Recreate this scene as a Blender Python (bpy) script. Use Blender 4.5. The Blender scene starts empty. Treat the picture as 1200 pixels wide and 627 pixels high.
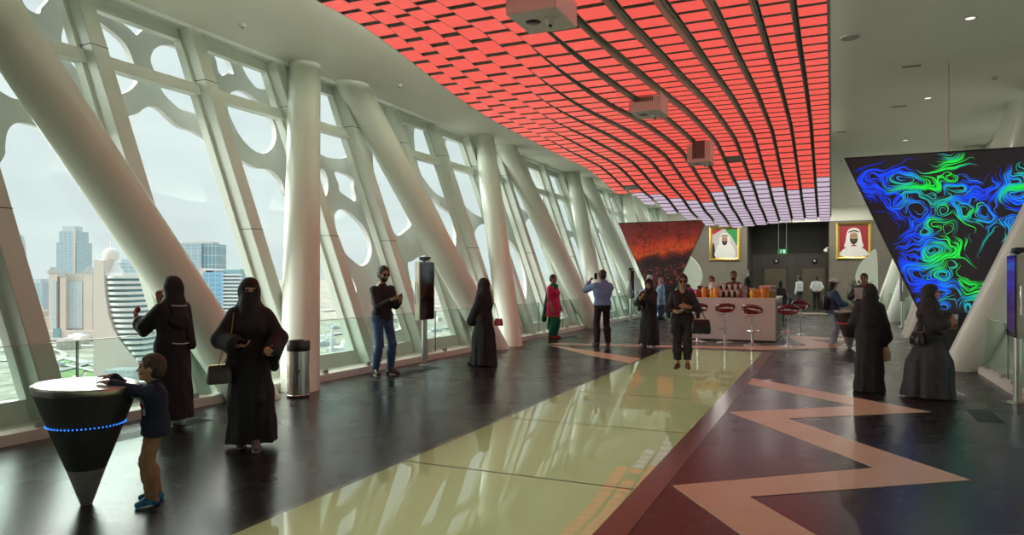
import bpy, bmesh, math, random
import numpy as np
from mathutils import Vector, Matrix
random.seed(7)
S = bpy.context.scene
COL = S.collection
PI = math.pi
def R(d): return math.radians(d)

# ------------------------------------------------------------------ camera, sky, exposure
EYE = 1.6
cam_d = bpy.data.cameras.new('camera'); cam = bpy.data.objects.new('camera', cam_d); COL.objects.link(cam)
cam.location = (0, 0, EYE); cam.rotation_euler = (R(90), 0, math.atan(375/833))
cam_d.sensor_width = 36; cam_d.lens = 36*833/1200; cam_d.shift_y = 12.5/1200
cam_d.clip_start = 0.05; cam_d.clip_end = 60000
S.camera = cam
S.view_settings.view_transform = 'Standard'; S.view_settings.look = 'None'
S.view_settings.exposure = 0.2; S.view_settings.gamma = 1.0; S.view_settings.use_curve_mapping = False
SKY = 1.06
W = bpy.data.worlds.new('world'); S.world = W; W.use_nodes = True
nt = W.node_tree; nt.nodes.clear()
wo = nt.nodes.new('ShaderNodeOutputWorld'); bg = nt.nodes.new('ShaderNodeBackground')
tc = nt.nodes.new('ShaderNodeTexCoord'); sep = nt.nodes.new('ShaderNodeSeparateXYZ')
rp = nt.nodes.new('ShaderNodeValToRGB'); nz = nt.nodes.new('ShaderNodeTexNoise'); mp = nt.nodes.new('ShaderNodeMapping')
mixn = nt.nodes.new('ShaderNodeMixRGB'); nr = nt.nodes.new('ShaderNodeValToRGB')
rp.color_ramp.elements[0].position = 0.0; rp.color_ramp.elements[0].color = (.66, .73, .75, 1)
rp.color_ramp.elements[1].position = 0.35; rp.color_ramp.elements[1].color = (.73, .79, .82, 1)
e = rp.color_ramp.elements.new(.1); e.color = (.72, .78, .80, 1)
e = rp.color_ramp.elements.new(.9); e.color = (1.0, 1.05, 1.1, 1)
mp.inputs['Scale'].default_value = (1.5, 1.5, 7); nz.inputs['Scale'].default_value = 2.2; nz.inputs['Detail'].default_value = 6
nr.color_ramp.elements[0].position = .38; nr.color_ramp.elements[0].color = (.90, .91, .92, 1)
nr.color_ramp.elements[1].position = .68; nr.color_ramp.elements[1].color = (1.06, 1.05, 1.04, 1)
mixn.blend_type = 'MULTIPLY'; mixn.inputs[0].default_value = 1.0
L = nt.links.new
L(tc.outputs['Generated'], sep.inputs[0]); L(sep.outputs['Z'], rp.inputs[0])
L(tc.outputs['Generated'], mp.inputs[0]); L(mp.outputs[0], nz.inputs[0]); L(nz.outputs[0], nr.inputs[0])
L(rp.outputs[0], mixn.inputs[1]); L(nr.outputs[0], mixn.inputs[2]); L(mixn.outputs[0], bg.inputs[0])
bg.inputs[1].default_value = SKY; L(bg.outputs[0], wo.inputs[0])

# bright hazy daylight: a very soft sun on the left window wall
SUN = 9.5
sd = bpy.data.lights.new('sun', 'SUN'); so = bpy.data.objects.new('sun', sd); COL.objects.link(so)
sd.energy = SUN; sd.angle = R(100); sd.color = (1.0, .97, .92)
so.rotation_euler = Vector((.94, .10, -.34)).to_track_quat('-Z', 'Y').to_euler()
# cove lamps added above the light canopy, unseen fill that brightens the ceiling
COVE_FILL = 3.3
def cove_fill(x, y0, y1, z, tilt, watts):
    ld = bpy.data.lights.new('cove_fill_light', 'AREA'); lo = bpy.data.objects.new('cove_fill_light', ld); COL.objects.link(lo)
    ld.shape = 'RECTANGLE'; ld.size = .12; ld.size_y = y1-y0; ld.energy = watts*COVE_FILL; ld.color = (1.0, .97, .90)
    lo.location = (x, (y0+y1)/2, z); lo.rotation_euler = (0, R(180)+tilt, 0)
cove_fill(-5.4, 4.5, 16, 5.40, 0, 640)
cove_fill(-1.095, 4.5, 21, 5.40, 0, 240)

# ------------------------------------------------------------------ helpers
def tag(o, label=None, cat=None, group=None, kind=None):
    if label: o['label'] = label
    if cat: o['category'] = cat
    if group: o['group'] = group
    if kind: o['kind'] = kind
    return o
def empty(name, loc=(0, 0, 0), rz=0):
    o = bpy.data.objects.new(name, None); o.empty_display_size = .2; COL.objects.link(o)
    o.location = loc; o.rotation_euler = (0, 0, rz); return o
def copy_tree(o, parent=None):
    c = o.copy(); COL.objects.link(c); c.parent = parent
    for ch in list(o.children): copy_tree(ch, c)
    return c

MATS = {}
def mat(name, col, rough=.5, metal=0.0, emit=None, es=1.0, noise=0.0, nscale=8.0, bump=0.0, bscale=60.0, coat=0.0, spec=.5, ior=1.5):
    if name in MATS: return MATS[name]
    m = bpy.data.materials.new(name); m.use_nodes = True; t = m.node_tree
    b = t.nodes['Principled BSDF']
    b.inputs['Base Color'].default_value = (*col, 1); b.inputs['Roughness'].default_value = rough
    b.inputs['Metallic'].default_value = metal; b.inputs['Coat Weight'].default_value = coat
    b.inputs['Specular IOR Level'].default_value = spec; b.inputs['IOR'].default_value = ior
    if emit:
        b.inputs['Emission Color'].default_value = (*emit, 1); b.inputs['Emission Strength'].default_value = es
    if noise or bump:
        tcn = t.nodes.new('ShaderNodeTexCoord'); n = t.nodes.new('ShaderNodeTexNoise')
        n.inputs['Scale'].default_value = nscale; n.inputs['Detail'].default_value = 5
        t.links.new(tcn.outputs['Object'], n.inputs[0])
        if noise:
            r = t.nodes.new('ShaderNodeValToRGB')
            r.color_ramp.elements[0].position = .3; r.color_ramp.elements[1].position = .7
            r.color_ramp.elements[0].color = (*[max(0, c*(1-noise)) for c in col], 1)
            r.color_ramp.elements[1].color = (*[min(1, c*(1+noise)) for c in col], 1)
            t.links.new(n.outputs[0], r.inputs[0]); t.links.new(r.outputs[0], b.inputs['Base Color'])
        if bump:
            n2 = t.nodes.new('ShaderNodeTexNoise'); n2.inputs['Scale'].default_value = bscale
            t.links.new(tcn.outputs['Object'], n2.inputs[0])
            bp = t.nodes.new('ShaderNodeBump'); bp.inputs['Strength'].default_value = bump; bp.inputs['Distance'].default_value = .01
            t.links.new(n2.outputs[0], bp.inputs['Height']); t.links.new(bp.outputs[0], b.inputs['Normal'])
    MATS[name] = m; return m
def brickmat(name, c1, c2, cm, w, h, mortar=.01, rough=.5, plane='XY', metal=0, coat=0, offset=.5, spec=.5):
    """tiles / stone courses / window grids: a brick texture in object space"""
    if name in MATS: return MATS[name]
    m = mat(name, c1, rough, metal, coat=coat, spec=spec); t = m.node_tree; b = t.nodes['Principled BSDF']
    tcn = t.nodes.new('ShaderNodeTexCoord'); sp = t.nodes.new('ShaderNodeSeparateXYZ'); cb = t.nodes.new('ShaderNodeCombineXYZ')
    br = t.nodes.new('ShaderNodeTexBrick'); br.offset = offset
    t.links.new(tcn.outputs['Object'], sp.inputs[0])
    if plane == 'XYZ':      # horizontal run on any upright face
        ad = t.nodes.new('ShaderNodeMath'); ad.operation = 'ADD'
        t.links.new(sp.outputs[0], ad.inputs[0]); t.links.new(sp.outputs[1], ad.inputs[1])
        t.links.new(ad.outputs[0], cb.inputs[0]); t.links.new(sp.outputs[2], cb.inputs[1])
    else:
        t.links.new(sp.outputs['XYZ'.index(plane[0])], cb.inputs[0]); t.links.new(sp.outputs['XYZ'.index(plane[1])], cb.inputs[1])
    t.links.new(cb.outputs[0], br.inputs[0])
    br.inputs['Color1'].default_value = (*c1, 1); br.inputs['Color2'].default_value = (*c2, 1); br.inputs['Mortar'].default_value = (*cm, 1)
    br.inputs['Scale'].default_value = 1; br.inputs['Mortar Size'].default_value = mortar
    br.inputs['Brick Width'].default_value = w; br.inputs['Row Height'].default_value = h
    t.links.new(br.outputs[0], b.inputs['Base Color'])
    return m
def glassmat(name, tint, f0=.04):
    m = bpy.data.materials.new(name); m.use_nodes = True; t = m.node_tree; t.nodes.clear(); N = t.nodes.new
    o = N('ShaderNodeOutputMaterial'); mx = N('ShaderNodeMixShader')
    tr = N('ShaderNodeBsdfTransparent'); gl = N('ShaderNodeBsdfGlossy'); ge = N('ShaderNodeNewGeometry')
    dt = N('ShaderNodeVectorMath'); dt.operation = 'DOT_PRODUCT'; ab = N('ShaderNodeMath'); ab.operation = 'ABSOLUTE'
    sb = N('ShaderNodeMath'); sb.operation = 'SUBTRACT'; sb.inputs[0].default_value = 1; pw = N('ShaderNodeMath'); pw.operation = 'POWER'; pw.inputs[1].default_value = 5
    ma = N('ShaderNodeMath'); ma.operation = 'MULTIPLY_ADD'; ma.inputs[1].default_value = .5; ma.inputs[2].default_value = f0*.5
    tr.inputs[0].default_value = (*tint, 1); gl.inputs['Roughness'].default_value = .01; K = t.links.new
    K(ge.outputs['Normal'], dt.inputs[0]); K(ge.outputs['Incoming'], dt.inputs[1]); K(dt.outputs['Value'], ab.inputs[0]); K(ab.outputs[0], sb.inputs[1])
    K(sb.outputs[0], pw.inputs[0]); K(pw.outputs[0], ma.inputs[0]); K(ma.outputs[0], mx.inputs[0]); K(tr.outputs[0], mx.inputs[1]); K(gl.outputs[0], mx.inputs[2])
    K(mx.outputs[0], o.inputs[0]); MATS[name] = m; return m

class MB:
    """collects shapes, links them as ONE mesh object"""
    def __init__(s): s.bm = bmesh.new(); s.mi = 0
    def slot(s, i): s.mi = i; return s
    def face(s, vs):
        try:
            f = s.bm.faces.new(vs); f.material_index = s.mi; return f
        except ValueError: return None
    def quad(s, a, b, c, d): return s.face([s.bm.verts.new(p) for p in (a, b, c, d)])
    def hexa(s, p):   # 8 points: bottom 4 ccw, top 4 ccw
        v = [s.bm.verts.new(q) for q in p]
        for i in ((3, 2, 1, 0), (4, 5, 6, 7), (0, 1, 5, 4), (1, 2, 6, 5), (2, 3, 7, 6), (3, 0, 4, 7)): s.face([v[k] for k in i])
        return s
    def box(s, x0, x1, y0, y1, z0, z1):
        return s.hexa([(x0, y0, z0), (x1, y0, z0), (x1, y1, z0), (x0, y1, z0), (x0, y0, z1), (x1, y0, z1), (x1, y1, z1), (x0, y1, z1)])
    def rings(s, rs, cap=True, closed=True):
        vr = [[s.bm.verts.new(p) for p in r] for r in rs]; n = len(vr[0])
        for a, b in zip(vr, vr[1:]):
            for i in range(n if closed else n-1): s.face([a[i], a[(i+1) % n], b[(i+1) % n], b[i]])
        if cap: s.face(vr[0][::-1]); s.face(vr[-1])
        return s
    def tube(s, pts, r, n=12, cap=True):
        pts = [Vector(p) for p in pts]; rr = r if isinstance(r, (list, tuple)) else [r]*len(pts); rs = []
        prev = None
        for i, p in enumerate(pts):
            d = (pts[min(i+1, len(pts)-1)]-pts[max(i-1, 0)]).normalized()
            if prev is None:
                u = d.cross(Vector((0, 0, 1)) if abs(d.z) < .95 else Vector((1, 0, 0))).normalized()
            else:
                u = (prev-d*prev.dot(d)).normalized()
            prev = u; w = d.cross(u)
            rs.append([p+(u*math.cos(2*PI*k/n)+w*math.sin(2*PI*k/n))*rr[i] for k in range(n)])
        return s.rings(rs, cap)
    def lathe(s, prof, c=(0, 0, 0), n=24, sx=1, sy=1):
        return s.rings([[(c[0]+r*sx*math.cos(2*PI*k/n), c[1]+r*sy*math.sin(2*PI*k/n), c[2]+z) for k in range(n)] for r, z in prof])
    def prism(s, poly, y0, y1, f=None):   # poly in (x,z), extruded along y
        f = f or (lambda x, y, z: (x, y, z))
        a = [s.bm.verts.new(f(x, y0, z)) for x, z in poly]; b = [s.bm.verts.new(f(x, y1, z)) for x, z in poly]; n = len(poly)
        s.face(a); s.face(b[::-1])
        for i in range(n): s.face([a[(i+1) % n], a[i], b[i], b[(i+1) % n]])
        return s
    def slab(s, poly, z0, z1):            # poly in (x,y), extruded along z
        a = [s.bm.verts.new((x, y, z0)) for x, y in poly]; b = [s.bm.verts.new((x, y, z1)) for x, y in poly]; n = len(poly)
        s.face(a[::-1]); s.face(b)
        for i in range(n): s.face([a[i], a[(i+1) % n], b[(i+1) % n], b[i]])
        return s
    def sphere(s, c, r, n=16):
        rx, ry, rz = r if isinstance(r, (tuple, list)) else (r, r, r)
        return s.rings([[(c[0]+rx*math.sin(a)*math.cos(2*PI*k/n), c[1]+ry*math.sin(a)*math.sin(2*PI*k/n), c[2]-rz*math.cos(a)) for k in range(n)]
                        for a in [PI*(.02+.96*j/(n//2)) for j in range(n//2+1)]])
    def build(s, name, m, parent=None, loc=(0, 0, 0), rz=0, smooth=False, bevel=0, keep=False):
        if not keep: bmesh.ops.recalc_face_normals(s.bm, faces=s.bm.faces)
        if bevel: 
            bmesh.ops.remove_doubles(s.bm, verts=s.bm.verts, dist=1e-5)
            bmesh.ops.bevel(s.bm, geom=[e for e in s.bm.edges if e.calc_face_angle(0) > .5], offset=bevel, segments=2, affect='EDGES', clamp_overlap=True)
        me = bpy.data.meshes.new(name); s.bm.to_mesh(me); s.bm.free()
        for q in (m if isinstance(m, (list, tuple)) else [m]): me.materials.append(q)
        if smooth:
            me.polygons.foreach_set('use_smooth', [True]*len(me.polygons))
            if smooth != 'all':
                try: me.set_sharp_from_angle(angle=R(40))
                except Exception: pass
        o = bpy.data.objects.new(name, me); COL.objects.link(o); o.location = loc; o.rotation_euler = (0, 0, rz)
        if parent: o.parent = parent
        return o
def struct(o): o['kind'] = 'structure'; return o
def catmull(pts, n=4):
    out = []; m = len(pts)
    for i in range(m):
        p0, p1, p2, p3 = (pts[(i+k-1) % m] for k in range(4))
        for j in range(n):
            t = j/n
            out.append(tuple(.5*(2*b+(c-a)*t+(2*a-5*b+4*c-d)*t*t+(3*b-a-3*c+d)*t**3) for a, b, c, d in zip(p0, p1, p2, p3)))
    return out

# ------------------------------------------------------------------ materials
WHITE = mat('white_paint', (.76, .77, .70), .38, noise=.03, nscale=1.5)
COLM = mat('column_paint', (.73, .77, .68), .3, noise=.03, nscale=1.2)
CEIL = mat('ceiling_paint', (.70, .705, .60), .55, noise=.02, nscale=.7)
FRAME = mat('window_frame_paint', (.68, .74, .67), .35)
LATT = mat('lattice_grey', (.66, .64, .65), .55, noise=.03, nscale=3)
STEEL = mat('brushed_steel', (.55, .54, .50), .32, 1.0, bump=.05, bscale=200)
CHROME = mat('chrome', (.85, .86, .88), .08, 1.0)
DARKM = mat('black_plastic', (.012, .012, .013), .35)
DGREY = mat('dark_grey_metal', (.10, .105, .10), .5, .3)
GOLD = mat('gilt_frame', (.55, .36, .10), .32, 1.0, bump=.15, bscale=40)
GLASS = glassmat('window_glass', (.935, .975, .952))
RAILG = glassmat('railing_glass', (.88, .95, .92))
BLACKCLOTH = mat('black_cloth', (.010, .010, .012), .75, noise=.25, nscale=20, bump=.2, bscale=90)
GREYCLOTH = mat('charcoal_cloth', (.028, .028, .032), .75, noise=.25, nscale=20, bump=.2, bscale=90)
SCREENOFF = mat('dark_screen_glass', (.015, .013, .015), .06)
# ------------------------------------------------------------------ the hall
CZ = 5.52                     # ceiling height
LEAN = .32                    # outward lean of the window walls
CX = -2.45                    # centre line of the hall
BAY = 7.38
Y0, Y1 = -4.0, 43.0
def mirror(x, side): return x if side < 0 else 2*CX-x
def wx(base, z, side): return mirror(base-LEAN*z, side)

# floor: dark stone tiles, glossy
fm = mat('floor_stone', (.022, .022, .023), .24, coat=.0, spec=.42)
t = fm.node_tree; b = t.nodes['Principled BSDF']
tcn = t.nodes.new('ShaderNodeTexCoord'); br = t.nodes.new('ShaderNodeTexBrick'); n1 = t.nodes.new('ShaderNodeTexNoise'); mxx = t.nodes.new('ShaderNodeMixRGB'); rr = t.nodes.new('ShaderNodeMapRange')
br.inputs['Scale'].default_value = 1; br.inputs['Brick Width'].default_value = 1.25; br.inputs['Row Height'].default_value = 1.25; br.inputs['Mortar Size'].default_value = .004
br.inputs['Color1'].default_value = (.016, .016, .016, 1); br.inputs['Color2'].default_value = (.013, .013, .013, 1); br.inputs['Mortar'].default_value = (.006, .006, .006, 1)
n1.inputs['Scale'].default_value = 1.1; n1.inputs['Detail'].default_value = 3
rr.inputs['From Min'].default_value = .3; rr.inputs['From Max'].default_value = .7; rr.inputs['To Min'].default_value = .24; rr.inputs['To Max'].default_value = .30
t.links.new(tcn.outputs['Object'], br.inputs[0]); t.links.new(tcn.outputs['Object'], n1.inputs[0])
t.links.new(br.outputs[0], b.inputs['Base Color']); t.links.new(n1.outputs[0], rr.inputs[0]); t.links.new(rr.outputs[0], b.inputs['Roughness'])
fl_mb = MB().box(-7.2, -3.45, Y0, Y1+4, -.3, 0).box(-1.16, 2.3, Y0, Y1+4, -.3, 0).box(-3.45, -1.16, 16.25, Y1+4, -.3, 0).box(-3.45, -1.16, Y0, -1.15, -.3, 0)
bmesh.ops.remove_doubles(fl_mb.bm, verts=fl_mb.bm.verts, dist=1e-4)
struct(fl_mb.build('floor', fm))
# glass walkway let into the floor
gf = bpy.data.materials.new('walkway_milk_glass'); gf.use_nodes = True; t = gf.node_tree; t.nodes.clear(); N = t.nodes.new
o_ = N('ShaderNodeOutputMaterial'); tl = N('ShaderNodeBsdfTranslucent'); df = N('ShaderNodeBsdfDiffuse'); m1 = N('ShaderNodeMixShader'); m2 = N('ShaderNodeMixShader'); gl = N('ShaderNodeBsdfGlossy'); fr = N('ShaderNodeFresnel')
tl.inputs[0].default_value = (.52, .57, .30, 1); df.inputs[0].default_value = (.36, .38, .21, 1); m1.inputs[0].default_value = .35; gl.inputs['Roughness'].default_value = .025; fr.inputs[0].default_value = 1.95
t.links.new(tl.outputs[0], m1.inputs[1]); t.links.new(df.outputs[0], m1.inputs[2]); t.links.new(fr.outputs[0], m2.inputs[0]); t.links.new(m1.outputs[0], m2.inputs[1]); t.links.new(gl.outputs[0], m2.inputs[2]); t.links.new(m2.outputs[0], o_.inputs[0])
gj = mat('walkway_joint', (.10, .10, .05), .3); gs = mat('walkway_edge_steel', (.12, .12, .10), .2, .3)
m = MB(); y = 1.0; GX0, GX1, GYE = -3.40, -1.36, 16.2
joints = [-1.1, 1.02, 3.14, 5.27, 7.4, 9.52, 11.65, 13.8, GYE]
for a, c in zip(joints, joints[1:]): m.quad((GX0, a+.012, .005), (GX1, a+.012, .005), (GX1, c-.012, .005), (GX0, c-.012, .005))   # the milky upper face of the glass
struct(m.build('floor_glass_walkway', gf, keep=True))
m = MB()
for j in joints[:-1]: m.box(GX0, GX1, j-.012, j+.012, 0, .005)
struct(m.build('floor_walkway_joint', gj))
m = MB(); m.box(GX1, GX1+.2, -1.1, GYE+.05, 0, .005).box(GX0-.05, GX0, -1.1, GYE+.05, 0, .005).box(GX0, GX1, GYE, GYE+.05, 0, .005)
struct(m.build('floor_walkway_border', gs))
# zigzag stone inlay
inl = mat('zigzag_beige_stone', (.62, .46, .32), .33, noise=.06, nscale=2.5)
def inlay(poly, z=.004): return struct(MB().slab(poly, .0, z).build('floor_zigzag_inlay', inl))
P = 3.22
A = [(.30, 3.40), (-1.12, 5.50), (.33, 6.72), (-1.12, 8.80), (.28, 9.87), (-1.16, 11.25)]
B = [(-1.16, 11.93), (1.08, 9.80), (-.46, 8.66), (1.0, 6.62), (-.55, 5.45), (.88, 3.30)]
inlay([(-1.12, 2.3), (.30, 3.42)]+A[1:]+B[:-1]+[(.95, 3.36), (-.55, 2.15)])
inlay([(-6.28, 15.98), (-3.46, 13.95), (-3.46, 13.1), (-4.6, 14.1)])
inlay([(-6.28, 16.05), (-1.4, 16.75), (.32, 18.10), (-1.05, 21.4), (-1.05, 20.4), (-.55, 18.3), (-2.0, 17.3), (-6.24, 16.35)], .0035)
inlay([(-1.1, 20.3), (1.2, 20.0), (1.7, 20.3), (-1.1, 21.3)], .003)
inlay([(-4.0, 34.6), (1.6, 34.6), (1.6, 35.5), (-4.0, 35.5)], .003)

# ceiling with recessed slots
struct(MB().box(-9.7, 4.8, Y0, Y1+4, CZ, CZ+.25).build('ceiling', CEIL))

# back walls
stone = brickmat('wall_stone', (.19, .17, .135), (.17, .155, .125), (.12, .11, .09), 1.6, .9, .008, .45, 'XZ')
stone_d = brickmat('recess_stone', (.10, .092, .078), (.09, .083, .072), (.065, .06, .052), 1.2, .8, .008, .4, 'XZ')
RX0, RX1 = -4.47, -.15
struct(MB().box(-10, RX0, Y1, Y1+.3, 0, 4.75).build('wall_back_left', stone))
struct(MB().box(RX1, 5.0, Y1, Y1+.3, 0, 4.75).build('wall_back_right', stone))
struct(MB().box(-10, 5.0, Y1-.05, Y1+.3, 4.75, CZ).build('trim_bulkhead', CEIL))
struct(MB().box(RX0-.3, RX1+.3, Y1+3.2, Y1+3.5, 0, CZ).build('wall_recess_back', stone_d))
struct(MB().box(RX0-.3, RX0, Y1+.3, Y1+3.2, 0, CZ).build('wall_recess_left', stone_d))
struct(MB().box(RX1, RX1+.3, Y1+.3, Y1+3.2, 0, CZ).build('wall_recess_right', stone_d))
struct(MB().box(-10.2, 5.2, Y0-.3, Y0, -.3, CZ).build('wall_front', mat('wall_plaster', (.62, .60, .55), .6)))

# window walls, left and right, both leaning outwards
MULY = [4.37+1.845*k for k in range(-4, 21)]
for side in (-1, 1):
    sn = 'left' if side < 0 else 'right'
    def q(x, y, z): return (mirror(x, side), y+.48*(1-z/CZ), z)     # the mullions also lean a little along the hall
    m = MB()
    # curb with a sloping face and the deck below the glass
    prof = [(-7.15, 0), (-7.15, .11), (-7.95, .13), (-7.95, -.3), (-7.15, -.3)]
    m.rings([[q(x, Y0, z) for x, z in prof], [q(x, Y1, z) for x, z in prof]])
    struct(m.build('baseboard_'+sn, WHITE))
    m = MB(); m.rings([[q(x, Y0, z) for x, z in [(-9.06+.02, CZ), (-9.04, CZ-.06), (-9.5, CZ-.06), (-9.5, CZ)]], [q(x, Y1, z) for x, z in [(-9.06+.02, CZ), (-9.04, CZ-.06), (-9.5, CZ-.06), (-9.5, CZ)]]])
    struct(m.build('trim_window_head_'+sn, FRAME))
    for y in MULY:
        m = MB()
        def sect(z, w=.12, x0=-7.28, dp=.34):
            return [q(x0-LEAN*z, y-w, z), q(x0-LEAN*z, y+w, z), q(x0-dp-LEAN*z, y+w, z), q(x0-dp-LEAN*z, y-w, z)]
        zs = [.1, 2.35, 2.36, 4.65, 4.66, CZ]
        m.rings([sect(z, .118 if k in (1, 2, 3, 4) and 0 else .12) for k, z in enumerate(zs)])
        o = struct(m.build('trim_mullion_'+sn, FRAME, bevel=.008))
        m = MB()
        for zj in (2.35, 4.65):
            m.rings([[(p[0], p[1], p[2]) for p in sect(zj-.006, .1215, -7.2785, .343)], [(p[0], p[1], p[2]) for p in sect(zj+.006, .1215, -7.2785, .343)]])
        m.build('joint', DGREY, o)
    for i, (a, c) in enumerate(zip(MULY, MULY[1:])):
        y0, y1 = a+.12, c-.12
        def bar(z0, z1, xi, xo, mb):
            mb.rings([[q(x-LEAN*z, yy, z) for x, z in ((xi, z0), (xi, z1), (xo, z1), (xo, z0))] for yy in (y0, y1)])
        g = MB()
        g.rings([[q(-7.64-LEAN*z, y0, z) for z in (.12, CZ)] + [q(-7.66-LEAN*z, y0, z) for z in (CZ, .12)],
                 [q(-7.64-LEAN*z, y1, z) for z in (.12, CZ)] + [q(-7.66-LEAN*z, y1, z) for z in (CZ, .12)]])
        w = struct(g.build('window_%d' % (i+1+(100 if side > 0 else 0)), GLASS))
        f = MB(); bar(4.42, 4.60, -7.45, -7.64, f); f.build('transom', FRAME, w)
        f = MB(); bar(.12, .34, -7.52, -7.64, f); bar(CZ-.24, CZ-.02, -7.5, -7.64, f)
        for yy in (y0, y1-.05):
            f.rings([[q(x-LEAN*z, yb, z) for x, yb in ((-7.5, yy), (-7.5, yy+.05), (-7.64, yy+.05), (-7.64, yy))] for z in (.12, CZ)])
        f.build('window_frame', FRAME, w)

# leaning round columns: pairs that meet at floor and ceiling and run zigzag along the wall
def leaning_column(bx, by, tx, ty, side, r=.31, n=40):
    B_, T_ = Vector((mirror(bx, side), by, 0)), Vector((mirror(tx, side), ty, CZ)); ax = (T_-B_).normalized()
    u = ax.cross(Vector((0, 1, 0))).normalized(); w = ax.cross(u)
    rs = []
    for z, base in ((.0, B_), (CZ, T_)):
        ring = []
        for k in range(n):
            p = base+(u*math.cos(2*PI*k/n)+w*math.sin(2*PI*k/n))*r
            p = p+ax*((z-p.z)/ax.z); ring.append(tuple(p))
        rs.append(ring)
    rs2 = []
    for k in range(9):
        f = k/8; rs2.append([tuple(Vector(a).lerp(Vector(b_), f)) for a, b_ in zip(*rs)])
    return struct(MB().rings(rs2).build('column', COLM, smooth=True))
for side in (-1, 1):
    for k in range(-1, 5):
        leaning_column(-6.97, 8.06+BAY*k, -8.85, 10.37+BAY*k, side, .278)          # leans away down the hall
        if k < 4 or True: leaning_column(-6.97, 7.17+BAY*k, -8.85, 4.38+BAY*k, side, .30)   # leans back towards the viewer

# outer lattice of rounded openings, outside the glass
HX = -8.0; SL = math.sqrt(833)
def seen_on_lattice(pts):
    th = math.atan(375/833); c, s = math.cos(th), math.sin(th); out = []
    for u, v in pts:
        k = (u-600)/833; mm = (326-v)/833
        d = (HX-LEAN*EYE)/((k*c-s)+LEAN*mm); out.append((d*(k*s+c), EYE+d*mm))
    return out
HOLES = [seen_on_lattice(h) for h in (
 [(80,23),(100,17),(120,28),(148,53),(161,90),(157,102),(142,110),(120,105),(95,86),(78,66),(72,44)],
 [(127,-8),(127.5,11),(138,22),(152,34),(160,41),(164,38),(169,34),(176,32),(175,27),(170,19),(160,0),(145,-14)],
 [(179,79),(176.5,69),(180,59),(188,53.5),(199.5,53),(212,58),(226,72),(236,95),(241,118),(240,132),(234,135),(222,131),(210,127),(194,112),(187,100)],
 [(4,185),(6,172),(8,157),(14,147),(24,143.5),(42,147),(75,154),(115,150),(150,136.5),(161,133),(169,127),(176.5,124.5),(187,127.5),(199.5,139),(212,149),(227.5,154),(255,170),(284,188),(302,197),(316,198.5),(330,212),(336,228),(352,238),(370,240),(380,244),(393,280),(408,350),(424,425),(300,455),(120,500),(-60,520),(-60,330),(-25,230)],
 [(26,0),(35,12),(46,16),(49,9),(58,-2),(62,-25),(40,-45),(20,-30)],
 [(-42,70),(-30,20),(0,8),(20,25),(32,60),(34,95),(30,112),(18,116),(0,107),(-20,95)],
 [(244,46),(247,58),(253,70),(256,84),(261,88.6),(267,86),(273.7,87),(272,79),(267,68.6),(263,58),(258,46),(250,38)],
 [(277,57),(281,68.6),(286,82.6),(295,97),(303.5,104),(316,104),(324,100),(324,85),(316,70),(306,60),(292,52)],
 [(268,112),(275.5,106.5),(284,106.5),(293,111),(301,118),(312,128),(318,138),(323,150),(323.5,163),(319,174),(309,180),(296.5,175.6),(284,163),(274,146),(267,128)],
 [(362,82),(380,84),(395,110),(404,150),(409,178),(404.6,184.7),(392,185.7),(380,183),(368,172),(362,130)],
 [(378,197),(383,206),(385,217.6),(383,229),(378,229),(372,218),(372,203)],
 [(392,203),(396,201),(411,206.5),(415,213),(415,221),(417,230),(416,236),(411,233.5),(405,229.4),(398,224),(396.7,216)],
 [(392,253),(397,246),(405,246),(418,256),(429,270),(435,286),(435,299),(430.5,308.5),(422.6,311.7),(413,305),(405,297),(400,285),(394,269)],
 [(428,238),(433,240),(437,256),(433,256)],
 [(443,332),(450,326),(458,327),(466,345),(472,380),(467,387),(459,387),(451,380),(440,365),(436,345)],
 [(408,322),(414,328),(418,340),(415,346),(408,335)],
 [(458,418),(460,410),(464,406),(470,404),(477,406),(481.5,410),(484,422),(470,425)],
 [(438,178),(449,190),(462,212),(476,240),(482,262),(476,270),(465,276),(455,258),(445,225),(438,200)],
 [(478,312),(483,306),(497,299),(512,303),(530,325),(546,370),(548,395),(520,400),(500,396),(488,355)],
 [(489,189),(492,200),(496,208),(511.6,227.5),(526,232),(530,222),(528,190),(520,165),(508,142),(496,135),(486,150),(486,172)],
 [(505,231),(512,236),(518.6,243),(529,250),(534,262),(534,289),(527,278),(518,258)],
 [(420,110),(440,112),(454,140),(458,160),(450,166),(436,150),(424,130)],
 )]
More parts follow.
